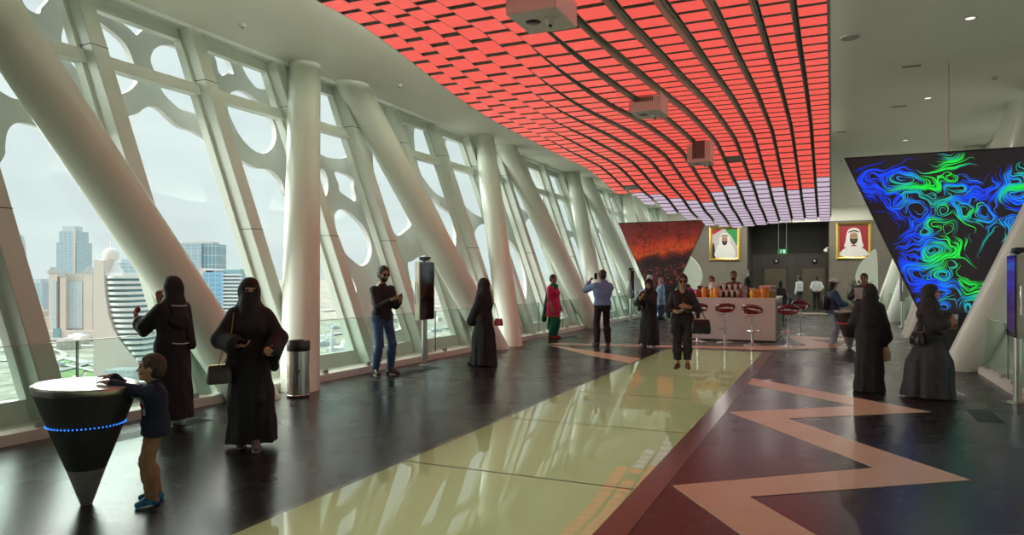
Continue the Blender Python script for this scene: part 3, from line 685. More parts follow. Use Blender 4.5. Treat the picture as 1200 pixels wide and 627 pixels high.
e = empty('litter_bin', (-6.58, 7.58, 0)); tag(e, 'stainless steel litter bin at the foot of the round column', 'bin')
MB().lathe([(0, 0), (.15, 0), (.15, .03), (.145, .035), (.145, .66), (.0, .66)], n=32).build('body', mat('bin_steel', (.62, .61, .57), .2, 1.0), e, smooth=True)
MB().lathe([(.148, .62), (.155, .63), (.155, .74), (.145, .76), (.11, .755), (.10, .70), (0, .69)], n=32).build('lid', mat('bin_lid', (.06, .06, .06), .3, .6), e, smooth=True)
m = MB(); m.lathe([(.152, 0), (.152, .03), (.0, .03)], n=32); m.build('foot_ring', DARKM, e, smooth=True)
o = MB().sphere((.10, -.108, .36), (.02, .02, .03), 10).build('emblem', mat('bin_emblem', (.2, .2, .2), .4), e, smooth=True)

def cone_kiosk(x, y, label, led, rz=0, s=1.0):
    e = empty('cone_kiosk', (x, y, 0), rz); tag(e, label, 'interactive kiosk', 'conical touch kiosks')
    CB = mat('cone_black', (.045, .050, .045), .42, .1, noise=.25, nscale=60); TIP = mat('cone_tip_steel', (.40, .40, .39), .4, .45, noise=.15, nscale=30)
    tilt = .035
    def ring(z, r, k): return [(r*math.cos(2*PI*j/40), r*math.sin(2*PI*j/40), z+k*r*math.cos(2*PI*j/40)) for j in range(40)]
    MB().rings([ring(z, r, 0) for z, r in ((0, .035), (.01, .04), (.26, .125))]).build('tip', TIP, e, smooth=True)
    MB().rings([ring(.262, .127, 0), ring(.5, .215, .0), ring(.80, .325, -tilt*.9)]).build('body', CB, e, smooth=True)
    MB().rings([ring(.80, .325, -tilt*.9), ring(.815, .333, -tilt), ring(.845, .336, -tilt), ring(.852, .33, -tilt)]).build('top_rim', mat('cone_rim_steel', (.5, .5, .49), .3, 1.0), e, smooth=True)
    MB().rings([ring(.853, .33, -tilt), ring(.856, .325, -tilt)]).build('touch_screen', mat('cone_screen', (.48, .48, .45), .12, .0), e)
    m = MB()
    n = 60
    for j in range(n):
        a = 2*PI*j/n; r = .243+.004; z = .575
        m.sphere((r*math.cos(a), r*math.sin(a), z), (.006, .006, .006), 6)
    m.build('led_dots', mat('led_'+('blue' if led[2] > .5 else 'red'), (.05, .05, .1), .3, emit=led, es=1.5), e)
cone_kiosk(-4.81, 3.35, 'black cone shaped touch kiosk under the hands of the small boy', (.03, .22, 1.0), R(24.2))
cone_kiosk(.36, 17.9, 'black cone shaped touch kiosk beside the woman in cap', (.8, .02, .05), R(0))

def grate(x, y, label, hy=.62):
    e = empty('floor_grate', (x, y, 0)); tag(e, label, 'floor grate', 'floor air grates along the windows')
    MB().box(-.13, .13, -hy, hy, 0, .004).build('frame', mat('grate_frame', (.05, .05, .05), .4, .6), e)
    m = MB()
    for k in range(12): m.box(-.115+k*.0195, -.105+k*.0195, -hy+.03, hy-.03, .004, .0065)
    m.build('grille_bars', mat('grate_bar', (.022, .022, .022), .4, .5), e)
grate(-6.5, 5.3, 'dark floor grate below the woman at the window'); grate(-6.5, 10.45, 'dark floor grate beside the shoes of the man in jeans')
grate(-6.5, 17.9, 'dark floor grate beside the woman in pink'); grate(1.62, 9.8, 'dark floor grate in front of the right screen kiosk', .4); grate(1.62, 14.6, 'dark floor grate behind the walking woman in grey skirt', .4)
grate(1.8, 19.5, 'dark floor grate beyond the blue screen on the right', .4)

# ------------------------------------------------------------------ coffee bar and stools
BX0, BX1, BY0, BY1 = -3.47, -1.28, 18.85, 21.45
e = empty('bar_counter', (0, 0, 0)); e.location = ((BX0+BX1)/2, BY0, 0); tag(e, 'white square coffee bar counter in the middle of the hall', 'bar counter')
ox, oy = (BX0+BX1)/2, BY0
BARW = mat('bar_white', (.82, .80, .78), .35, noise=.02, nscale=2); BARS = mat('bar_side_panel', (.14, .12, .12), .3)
def bx(n, m_, x0, x1, y0, y1, z0, z1, bev=.006): return MB().box(x0-ox, x1-ox, y0-oy, y1-oy, z0, z1).build(n, m_, e, bevel=bev)
bx('front_panel', BARW, BX0, BX1, BY0, BY0+.06, .03, 1.06); bx('plinth', DARKM, BX0+.03, BX1-.03, BY0+.03, BY1-.03, 0, .03, 0)
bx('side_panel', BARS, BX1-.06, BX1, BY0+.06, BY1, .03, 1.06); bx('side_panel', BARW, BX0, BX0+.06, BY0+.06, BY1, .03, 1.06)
bx('countertop', BARW, BX0-.01, BX1+.01, BY0-.01, BY0+.62, 1.06, 1.10); bx('countertop', BARW, BX1-.62, BX1+.01, BY0+.63, BY1, 1.06, 1.10); bx('countertop', BARW, BX0-.01, BX0+.6, BY0+.63, BY1, 1.06, 1.10)
bx('corner_post', STEEL, BX1-.012, BX1+.012, BY0-.012, BY0+.012, .03, 1.06, 0)
for k in range(4): bx('side_shelf_slot', DARKM, BX1, BX1+.006, BY0+.25+.52*k, BY0+.65+.52*k, .1, .95, 0)
REDS = mat('stool_red', (.16, .008, .014), .15, coat=.8)
def make_stool():
    s = empty('bar_stool')
    n = 36; rs = []
    # bowl seat that rises into an oval loop back with an open middle
    seat = MB().rings([[(rx*math.cos(2*PI*k/n), ry*math.sin(2*PI*k/n), z) for k in range(n)] for rx, ry, z in ((.02, .02, .735), (.12, .12, .74), (.19, .18, .765), (.205, .195, .79), (.19, .18, .80), (.12, .12, .785), (.01, .01, .78))], cap=True)
    seat.build('seat', REDS, s, smooth=True)
    pts = []
    for k in range(n+1):
        a = 2*PI*k/n; b_ = -math.cos(a)      # 1 at the back
        pts.append((.235*math.sin(a), .205*math.cos(a)*1.0, .80+.075*(1+math.cos(a))*.9))
    m = MB(); ring = []
    for k in range(n):
        p = Vector(pts[k]); a = 2*PI*k/n; out = Vector((math.sin(a), math.cos(a), .25)).normalized(); up = Vector((0, 0, 1))
        th = .020; hh = .032+.008*(1+math.cos(a))
        ring.append([p+out*(th*math.cos(q_))+up*(hh*math.sin(q_)) for q_ in [2*PI*j/10 for j in range(10)]])
    m.rings(ring+[ring[0]], cap=False); m.build('loop_back', REDS, s, smooth=True)
    for a in (R(110), R(180), R(250)):
        MB().tube([(.19*math.sin(a), .17*math.cos(a), .78), (.235*math.sin(a), .205*math.cos(a), .81)], .022, 8).build('back_support', REDS, s, smooth=True)
    MB().lathe([(0, 0), (.21, 0), (.21, .008), (.12, .022), (.05, .04), (.032, .07), (0, .07)], n=32).build('base', CHROME, s, smooth=True)
    MB().tube([(0, 0, .03), (0, 0, .40)], .03, 16).tube([(0, 0, .40), (0, 0, .735)], .02, 16).build('stem', CHROME, s, smooth=True)
    fr = [(.03*0, -.03, .33)]+[(.14*math.sin(a), -.06-.10*math.cos(a)*-1*1.0, .33) for a in [0]]
    MB().tube([(-.03, -.01, .33), (-.14, -.05, .33), (-.15, -.13, .33), (-.08, -.19, .33), (.08, -.19, .33), (.15, -.13, .33), (.14, -.05, .33), (.03, -.01, .33)], .010, 8).build('footrest', CHROME, s, smooth=True)
    MB().tube([(.02, 0, .70), (.12, .03, .68), (.15, .04, .63)], .007, 8).build('lever', DARKM, s, smooth=True)
    return s
stool0 = make_stool(); first = True
for x, y, rz, lab in ((-2.44, 18.42, 200, 'red bar stool in front of the white bar, second from its right corner'), (-1.74, 17.85, 160, 'red bar stool in front of the white bar, nearest its right corner'),
                      (-.94, 17.85, 185, 'red bar stool standing free just right of the bar corner'), (-.80, 21.5, 170, 'red bar stool farthest back beside the right side of the bar'), (-3.10, 18.35, 190, 'red bar stool half hidden behind the handbag of the woman in black shawl')):
    s = stool0 if first else copy_tree(stool0); first = False
    s.location = (x, y, 0); s.rotation_euler = (0, 0, R(rz)); tag(s, lab, 'bar stool', 'red bar stools around the coffee bar')

# goods on the bar
cz = 1.10; random.seed(11)
def on_bar(fx, fy): return (BX0+fx*(BX1-BX0), BY0+fy, cz)
def jug(x, y, col, nm, lab, h=.22):
    e = empty('juice_jug', (x, y, cz)); tag(e, lab, 'jug', 'drinks jugs on the bar')
    MB().lathe([(0, 0), (.055, 0), (.06, .02), (.065, h*.7), (.055, h*.85), (.062, h), (.0, h*.97)], n=18).build('body', mat('juice_'+nm, col, .15, coat=.5), e, smooth=True)
    MB().tube([(.06, 0, h*.85), (.11, 0, h*.8), (.11, 0, h*.35), (.063, 0, h*.25)], .010, 8).build('handle', mat('jug_clear', (.7, .6, .4), .2), e, smooth=True)
def gift(x, y, col, nm, lab, w=.12, h=.2, d=.08):
    e = empty('gift_box', (x, y, cz)); tag(e, lab, 'box', 'small packages on the bar')
    MB().box(-w/2, w/2, -d/2, d/2, 0, h).build('carton', mat('carton_'+nm, col, .4), e, bevel=.006)
    MB().box(-w/2-.002, w/2+.002, -d/2-.002, d/2+.002, h*.55, h*.7).build('band', mat('band_'+nm, tuple(min(1, c*.4+.3) for c in col), .35), e)
def cone_cup(x, y, lab, z=0):
    e = empty('paper_cone_cup', (x, y, cz+z)); tag(e, lab, 'cup', 'white paper cups in the bar display')
    MB().lathe([(.0, 0), (.02, .0), (.055, .17), (.05, .17), (.0, .03)], n=14).build('cone', mat('cup_white', (.75, .73, .72), .5), e, smooth=True)
    MB().sphere((0, 0, .175), (.045, .045, .035), 10).build('topping', mat('cup_topping', (.35, .10, .10), .5), e, smooth=True)
rack = empty('cup_rack', (ox-.02, BY0+.33, cz)); tag(rack, 'black tiered rack of white cups on the bar counter', 'rack')
MB().box(-.30, .30, -.10, .10, 0, .02).box(-.30, .30, .0, .10, .02, .16).build('tier', DARKM, rack); MB().box(-.30, .30, .10, .12, 0, .30).build('back_board', DARKM, rack)
for k in range(8):
    up = k % 2
    cone_cup(ox-.02-.25+.071*k, BY0+.33+(.05 if up else -.05), 'white paper cone cup with red topping in the black bar rack', .16 if up else .02)
AMB = ((.85, .33, .02), 'amber'); RED_ = ((.42, .04, .02), 'berry'); YEL = ((.85, .48, .04), 'mango'); BRN = ((.20, .07, .03), 'tea')
for k, (fx, fy, c) in enumerate(((.11, .16, RED_), (.15, .3, RED_), (.19, .15, AMB), (.24, .28, RED_), (.285, .14, YEL), (.33, .10, AMB), (.74, .16, YEL), (.79, .3, YEL), (.86, .15, AMB), (.91, .24, YEL), (.60, .17, BRN))):
    x, y, _ = on_bar(fx, fy)
    jug(x, y, c[0], c[1], '%s coloured drinks jug on the %s end of the bar counter' % ({'amber': 'amber', 'berry': 'dark red', 'mango': 'yellow orange', 'tea': 'brown'}[c[1]], 'woman in shawl' if fx < .5 else 'right corner'), .20+.03*(k % 3))
for k, (fx, fy, col, nm) in enumerate(((.05, .4, (.45, .05, .10), 'crimson'), (.02, .2, (.25, .05, .25), 'plum'), (.12, .52, (.10, .03, .03), 'cocoa'), (.68, .35, (.06, .05, .05), 'black'), (.72, .48, (.7, .62, .6), 'cream'), (.65, .2, (.3, .25, .25), 'taupe'), (.95, .42, (.55, .45, .42), 'sand'), (.88, .5, (.55, .08, .10), 'scarlet'), (.97, .2, (.18, .22, .12), 'olive'), (.80, .5, (.65, .58, .5), 'ivory'))):
    x, y, _ = on_bar(fx, fy); gift(x, y, col, nm, 'small %s package standing on the bar counter' % nm, .13, .20+.05*(k % 3), .09)
e = empty('coffee_grinder', (BX0+.62, BY0+.50, cz)); tag(e, 'pale grey rounded machine on the left of the bar counter', 'machine')
MB().lathe([(0, 0), (.13, 0), (.14, .05), (.14, .30), (.10, .38), (0, .40)], n=24).build('body', mat('machine_grey', (.55, .55, .55), .3), e, smooth=True)
MB().sphere((0, 0, .41), (.03, .03, .03), 10).build('knob', DARKM, e, smooth=True); MB().box(-.10, .10, -.15, -.13, .08, .2).build('front_plate', mat('machine_pale', (.7, .7, .7), .3), e)
for k, (fy, col, nm) in enumerate(((.9, (.65, .35, .38), 'pink'), (1.25, (.45, .06, .08), 'red'), (1.6, (.6, .55, .5), 'beige'), (2.0, (.15, .12, .12), 'dark'))):
    e = empty('display_carton', (BX1-.3, BY0+fy, cz)); tag(e, '%s display carton on the right wing of the bar' % nm, 'box', 'cartons on the right wing of the bar')
    MB().box(-.16, .16, -.12, .12, 0, .26).build('carton', mat('disp_'+nm, col, .45), e, bevel=.006)
    MB().box(-.17, .17, -.13, .13, .26, .30).build('lid', mat('displid_'+nm, tuple(min(1, c*1.3+.05) for c in col), .45), e, bevel=.006)

# potted plant beyond the cone kiosk
e = empty('potted_plant', (.80, 23.2, 0)); tag(e, 'bushy green potted plant behind the two people at the far kiosk', 'plant')
MB().lathe([(0, 0), (.20, 0), (.27, .75), (.24, .75), (.22, .70), (0, .70)], n=24).build('pot', mat('plant_pot', (.12, .11, .10), .5), e, smooth=True)
m = MB(); random.seed(5)
for k in range(170):
    a = random.random()*2*PI; h = .72+random.random()*.75; r = .38*math.sqrt(random.random())*(1.15-abs(h-1.1)); p = Vector((r*math.cos(a), r*math.sin(a), h))
    d = Vector((math.cos(a), math.sin(a), .5+random.random())).normalized(); sdn = d.cross(Vector((0, 0, 1))).normalized()*.03; q_ = p+d*.16
    v = [m.bm.verts.new(x) for x in (p, p+d*.07+sdn, q_, p+d*.07-sdn)]; m.face(v)
m.build('foliage', mat('leaf_green', (.05, .15, .04), .5), e); MB().tube([(0, 0, .7), (0, 0, 1.2)], .02, 8).build('stem', mat('plant_stem', (.12, .09, .04), .7), e)

# ------------------------------------------------------------------ the city far below
TH = math.atan(375/833); CT, ST = math.cos(TH), math.sin(TH); GZ = -150.0
def city_at(u, d):
    x = (u-600)*d/833; return (x*CT-d*ST, x*ST+d*CT)
gm = mat('city_ground', (.40, .38, .32), .9); t = gm.node_tree; b = t.nodes['Principled BSDF']
tcn = t.nodes.new('ShaderNodeTexCoord'); v1 = t.nodes.new('ShaderNodeTexVoronoi'); v1.inputs['Scale'].default_value = .045; n2 = t.nodes.new('ShaderNodeTexNoise'); n2.inputs['Scale'].default_value = .009; n2.inputs['Detail'].default_value = 8
r1 = t.nodes.new('ShaderNodeValToRGB'); cr = r1.color_ramp; cr.elements[0].position = .3; cr.elements[0].color = (.22, .27, .20, 1); cr.elements[1].position = .68; cr.elements[1].color = (.52, .49, .43, 1)
e_ = cr.elements.new(.45); e_.color = (.37, .36, .31, 1)
r2 = t.nodes.new('ShaderNodeValToRGB'); r2.color_ramp.elements[0].color = (.50, .48, .44, 1); r2.color_ramp.elements[1].color = (1.1, 1.1, 1.1, 1)
mx2 = t.nodes.new('ShaderNodeMixRGB'); mx2.blend_type = 'MULTIPLY'; mx2.inputs[0].default_value = 1
t.links.new(tcn.outputs['Object'], n2.inputs[0]); t.links.new(tcn.outputs['Object'], v1.inputs[0]); t.links.new(n2.outputs[0], r1.inputs[0]); t.links.new(v1.outputs['Color'], r2.inputs[0])
t.links.new(r1.outputs[0], mx2.inputs[1]); t.links.new(r2.outputs[0], mx2.inputs[2]); t.links.new(mx2.outputs[0], b.inputs['Base Color'])
struct(MB().box(-40000, 12000, -30000, 45000, GZ-5, GZ).build('ground_city', gm))
def ribbon(name, pts, w, z, m_, k=6, closed=False):
    P_ = [Vector((x, y, 0)) for x, y in pts]; sm = []
    for i in range(len(P_)-1):
        p0, p1, p2, p3 = P_[max(i-1, 0)], P_[i], P_[i+1], P_[min(i+2, len(P_)-1)]
        for j in range(k):
            t_ = j/k; sm.append(.5*(2*p1+(p2-p0)*t_+(2*p0-5*p1+4*p2-p3)*t_*t_+(3*p1-p0-3*p2+p3)*t_**3))
    sm.append(P_[-1]); rs = []
    for i, p in enumerate(sm):
        d = (sm[min(i+1, len(sm)-1)]-sm[max(i-1, 0)]).normalized(); n_ = Vector((-d.y, d.x, 0))*w/2
        rs.append([(*(p-n_).xy, z-1), (*(p+n_).xy, z-1), (*(p+n_).xy, z), (*(p-n_).xy, z)])
    return struct(MB().rings(rs).build(name, m_))
ROAD = mat('road_pale', (.50, .48, .45), .8); ROADD = mat('road_grey', (.26, .27, .28), .8); GRASS = mat('city_grass', (.15, .26, .09), .9, noise=.3, nscale=.03)
def gp(u, v):
    d = 833*(EYE-GZ)/(v-326); return city_at(u, d)
for k, (pts, w, m_) in enumerate((
    ([gp(0, 412), gp(40, 409), (gp(75, 405)), gp(110, 406), gp(170, 404)], 34, ROAD), ([gp(0, 424), gp(50, 419), gp(80, 421), gp(110, 428), gp(140, 432)], 20, ROAD),
    ([gp(20, 446), gp(55, 430), gp(75, 417), gp(60, 410), gp(45, 414), gp(52, 424), gp(80, 428), gp(112, 424)], 11, ROAD), ([gp(40, 440), gp(70, 436), gp(100, 428), gp(130, 421)], 15, ROADD),
    ([gp(30, 436), gp(70, 429), gp(112, 437), gp(150, 446)], 9, ROAD), ([gp(30, 402), gp(80, 399), gp(140, 398)], 30, ROADD), ([gp(180, 470), gp(230, 440), gp(300, 425)], 16, ROAD),
    ([gp(375, 440), gp(400, 425), gp(440, 418), gp(520, 412)], 20, ROAD), ([gp(375, 395), gp(440, 388), gp(560, 385)], 24, ROAD), ([gp(375, 365), gp(450, 362), gp(600, 360)], 60, ROAD))):
    ribbon('road', pts, w, GZ+2+.3*k, m_)
for k, pts in enumerate(([(60, 446), (72, 434), (90, 430), (100, 434), (92, 444)], [(64, 424), (72, 421), (84, 423), (82, 426), (70, 427)], [(30, 416), (44, 412), (50, 418), (40, 423)], [(96, 446), (104, 436), (112, 438), (112, 448)])):
    struct(MB().slab([gp(*p) for p in pts], GZ, GZ+1.2).build('ground_lawn', GRASS))

def bld(name, u, d, label, group=None):
    x, y = city_at(u, d); o = empty(name, (x, y, GZ), TH); tag(o, label, 'building', group); return o
def uv(u, v, uc, d, y=0): return (((u-600)*(d+y)-(uc-600)*d)/833, EYE-(v-326)*(d+y)/833-GZ)     # picture size to metres at that distance
BLUEG = brickmat('tower_blue_glass', (.32, .44, .53), (.38, .50, .58), (.54, .62, .66), 14, 7, .7, .3, 'XYZ', offset=0, spec=.5)  # tower colours kept pale, distance haze is put into the colour itself
BLUEG2 = brickmat('tower_pale_glass', (.44, .53, .58), (.50, .58, .62), (.62, .67, .69), 9, 6, .8, .3, 'XYZ', offset=0)
BEIGE = brickmat('tower_beige', (.58, .52, .45), (.62, .56, .49), (.46, .44, .42), 10, 9, .9, .8, 'XYZ', offset=0)
BEIGEP = mat('tower_beige_plain', (.66, .58, .52), .8, noise=.03, nscale=.02); WHITEB = mat('tower_white', (.78, .78, .78), .7); TEALG = mat('tower_teal_glass', (.22, .40, .45), .25)
def boxpx(o, name, m_, u0, u1, v0, v1, uc, d, dep, y0=0, taper=None):
    (x0, z1), (x1, z0) = uv(u0, v0, uc, d, y0), uv(u1, v1, uc, d, y0); z0 = max(0, z0)
    return MB().box(x0, x1, y0, y0+dep, z0, z1).build(name, m_, o)
# stepped blue tower
o = bld('office_tower', 80, 2300, 'tall blue glass tower with stepped top, left part of the skyline')
boxpx(o, 'shaft', BLUEG, 66, 93, 284, 460, 80, 2300, 70); boxpx(o, 'stepped_top', BLUEG, 69, 92, 271, 284, 80, 2300, 55, 5); boxpx(o, 'crown', BLUEG2, 73, 88, 265, 271, 80, 2300, 40, 12); boxpx(o, 'corner_fin', BEIGEP, 86, 88, 267, 330, 80, 2300, 6, -4)
# far slender curved tower
o = bld('sail_topped_tower', 17, 3800, 'very pale slender tower with slanted top at the left edge of the skyline')
pts = [uv(u, v, 17, 3800) for u, v in ((11, 450), (22, 450), (22, 300), (21, 285), (18, 275), (11, 282))]
MB().prism(pts, 0, 60).build('shaft', BLUEG2, o); boxpx(o, 'podium', BEIGE, 9, 26, 318, 450, 17, 3800, 60, -20)
o = bld('office_tower', 38, 2500, 'blue grey mid height tower left of the beige complex'); boxpx(o, 'shaft', BLUEG, 27, 50, 332, 460, 38, 2500, 60); boxpx(o, 'roof_block', BLUEG2, 29, 48, 327, 332, 38, 2500, 45, 6)
o = bld('apartment_block', 48, 2000, 'low beige stepped block in front of the blue grey tower'); boxpx(o, 'wing', BEIGE, 39, 48, 364, 470, 48, 2000, 50); boxpx(o, 'wing', BEIGE, 46, 57, 371, 470, 48, 2000, 50, -10); boxpx(o, 'roof_room', BEIGEP, 41, 46, 361, 364, 48, 2000, 20, 10)
# beige complex with gabled corner towers
D = 1850; o = bld('hotel_complex', 84, D, 'broad beige complex with gabled corner towers in the skyline')
boxpx(o, 'main_block', BEIGE, 60, 110, 320, 480, 84, D, 90, 6); boxpx(o, 'podium', BEIGEP, 56, 112, 388, 480, 84, D, 60, -30)
for u0, u1 in ((57, 67), (98, 108), (70, 77)):
    boxpx(o, 'corner_tower', BEIGEP, u0, u1, 320 if u0 != 70 else 324, 480, 84, D, 30, -6)
    a, b_ = uv(u0-.5, 320 if u0 != 70 else 324, 84, D), uv(u1+.5, 320 if u0 != 70 else 324, 84, D); c_ = uv((u0+u1)/2, 313 if u0 != 70 else 319, 84, D)
    MB().prism([a, b_, c_], -8, 26).build('gable', mat('roof_grey', (.45, .47, .48), .7), o)
boxpx(o, 'glass_bay', BLUEG2, 60, 66, 330, 385, 84, D, 3, -9); boxpx(o, 'glass_bay', BLUEG2, 79, 96, 330, 385, 84, D, 4, 4)
boxpx(o, 'arch_hall', TEALG, 62, 70, 385, 398, 84, D, 6, -33)
# sail tower with balconies and a ball on its roof
D = 800; uc = 138; o = bld('balcony_sail_tower', uc, D, 'pale tower with curved white balconies and a round ball on its roof')
curve = [(122, 306), (121.5, 322), (123, 345), (126.5, 368), (132, 385), (139.5, 398), (148, 409), (157, 419), (166, 428), (176, 440), (190, 462)]
slab_ = [uv(*p, uc, D) for p in [(109.5, 500), (109.5, 303.5), (121.5, 305)]+curve[1:]+[(190, 500)]]
MB().prism(slab_, 0, 26).build('beige_blade', brickmat('blade_panels', (.66, .58, .53), (.68, .60, .55), (.62, .55, .50), 3.2, 3.2, .2, .8, 'XZ', offset=0), o)
right = [(145, 322), (147.5, 334), (152.5, 351), (159, 367), (164, 384), (167, 400), (169, 420), (176, 440)]
def interp(L_, v):
    for (u0, v0), (u1, v1) in zip(L_, L_[1:]):
        if v0 <= v <= v1: return u0+(u1-u0)*(v-v0)/(v1-v0)
    return L_[-1][0] if v > L_[-1][1] else L_[0][0]
core = [uv(*p, uc, D, 10) for p in curve[1:9]]+[uv(*p, uc, D, 10) for p in right[::-1][1:]]
MB().prism(core, 10, 60).build('glass_core', TEALG, o)
v = 323.0; k = 0
while v < 426:
    a, b_ = interp(curve, v)-1, interp(right, v)+1.2
    if b_-a > 2:
        (x0, z1), (x1, z0) = uv(a, v, uc, D), uv(b_, v+3.3, uc, D)
        n_ = 10; fr = [(x0+(x1-x0)*i/n_, 6-9*math.sin(PI*i/n_)) for i in range(n_+1)]
        MB().slab(fr+[(x1, 55), (x0, 55)], z0, z1).build('balcony', WHITEB, o)
    v += 6.4; k += 1
boxpx(o, 'roof_slab', WHITEB, 119, 144, 319.5, 323, uc, D, 50, 3); MB().lathe([(14, 0), (9, 8), (6, 14), (0, 15)], (*[uv(130.5, 320, uc, D, 25)[0], 25], uv(130.5, 320, uc, D, 25)[1]), n=20).build('ball_pedestal', WHITEB, o, smooth=True)
MB().sphere((uv(129.8, 0, uc, D, 25)[0], 25, uv(0, 299.5, uc, D, 25)[1]), 9.2, 28).build('roof_ball', mat('ball_white', (.75, .72, .68), .6), o, smooth=True)
boxpx(o, 'podium', BLUEG2, 122, 156, 434, 500, uc, D, 30, -40)
MB().tube([(uv(129.8, 0, uc, D, 25)[0], 25, uv(0, 291, uc, D, 25)[1]), (uv(129.8, 0, uc, D, 25)[0], 25, uv(0, 283, uc, D, 25)[1])], .4, 6).build('mast', STEEL, o)
o = bld('office_tower', 150, 1300, 'blue glass tower behind the ball topped sail tower'); boxpx(o, 'shaft', BLUEG, 139, 163, 308, 480, 150, 1300, 50); boxpx(o, 'roof_block', BLUEG2, 142, 158, 303, 308, 150, 1300, 30, 8)
# pair of blue towers right of the diagonal column
o = bld('office_tower', 232, 1500, 'grey blue slab tower behind the shorter blue tower'); boxpx(o, 'shaft', BLUEG, 210, 236, 285, 480, 232, 1500, 50); boxpx(o, 'shaft', brickmat('slab_glass', (.16, .30, .38), (.20, .34, .42), (.50, .58, .62), 8, 20, .8, .3, 'XYZ', offset=0), 236, 255, 286, 480, 232, 1500, 46, 4); boxpx(o, 'parapet', BEIGEP, 213, 250, 283.5, 286, 232, 1500, 30, 10)
o = bld('office_tower', 260, 1200, 'bright blue tower with white striped balconies beside the veiled woman')
boxpx(o, 'glass_wing', brickmat('bright_glass', (.17, .40, .60), (.20, .44, .64), (.36, .54, .68), 11, 8, .7, .25, 'XYZ', offset=0), 238, 262, 319, 480, 260, 1200, 50); boxpx(o, 'service_core', BEIGEP, 234, 241, 314, 480, 260, 1200, 30, 8); boxpx(o, 'balcony_wing', TEALG, 262, 281, 316, 480, 260, 1200, 48, 4); boxpx(o, 'roof_frame', WHITEB, 240, 281, 315, 317, 260, 1200, 40, 5)
for k in range(26): boxpx(o, 'balcony', WHITEB, 261.5, 281.5, 321+4.2*k, 322.8+4.2*k, 260, 1200, 8, -3)
# low blocks and villas among the roads
random.seed(21); n_ = 0
TAKEN = [(o_.location.x, o_.location.y, 75) for o_ in bpy.data.objects if o_.get('category') == 'building']+[(*gp(402, 415), 60)]
for k in range(400):
    if n_ >= 56: break
    if n_ < 32: u, v = random.uniform(-10, 230), 372+random.random()**1.3*58
    else: u, v = random.uniform(376, 560), random.uniform(345, 428)
    x, y = gp(u, v); w, d_, h = random.uniform(18, 60), random.uniform(15, 40), random.uniform(6, 26)
    if n_ >= 32: w *= .6; h *= .6
    if any(math.hypot(x-a_, y-b_) < c_+w*.75 for a_, b_, c_ in TAKEN): continue
    TAKEN.append((x, y, w*.75)); n_ += 1
    o = empty('low_building', (x, y, GZ), random.uniform(-.5, .9)); tag(o, 'low pale block among the roads below the window wall' if n_ <= 32 else 'low pale house on the plain seen beyond the bin column', 'building', 'low blocks below the hall' if n_ <= 32 else 'low houses on the plain')
    m_ = [BEIGE, BEIGEP, WHITEB, BLUEG2][k % 4]
    MB().box(-w/2, w/2, -d_/2, d_/2, 0, h).build('block', m_, o); MB().box(-w/4, w/5, -d_/4, d_/4, h, h+4).build('roof_room', WHITEB, o)
# pale domed building with a minaret seen past the bin column
x, y = gp(402, 415); o = empty('mosque', (x, y, GZ), TH); tag(o, 'pale domed building with a minaret below the window by the man in jeans', 'building')
MB().box(-30, 35, -15, 25, 0, 14).build('hall', WHITEB, o); MB().sphere((5, 5, 16), (12, 12, 13), 16).build('dome', WHITEB, o, smooth=True); MB().tube([(-18, -16, 0), (-18, -16, 40), (-18, -16, 52)], [4, 3.4, .3], 10).build('minaret', WHITEB, o)
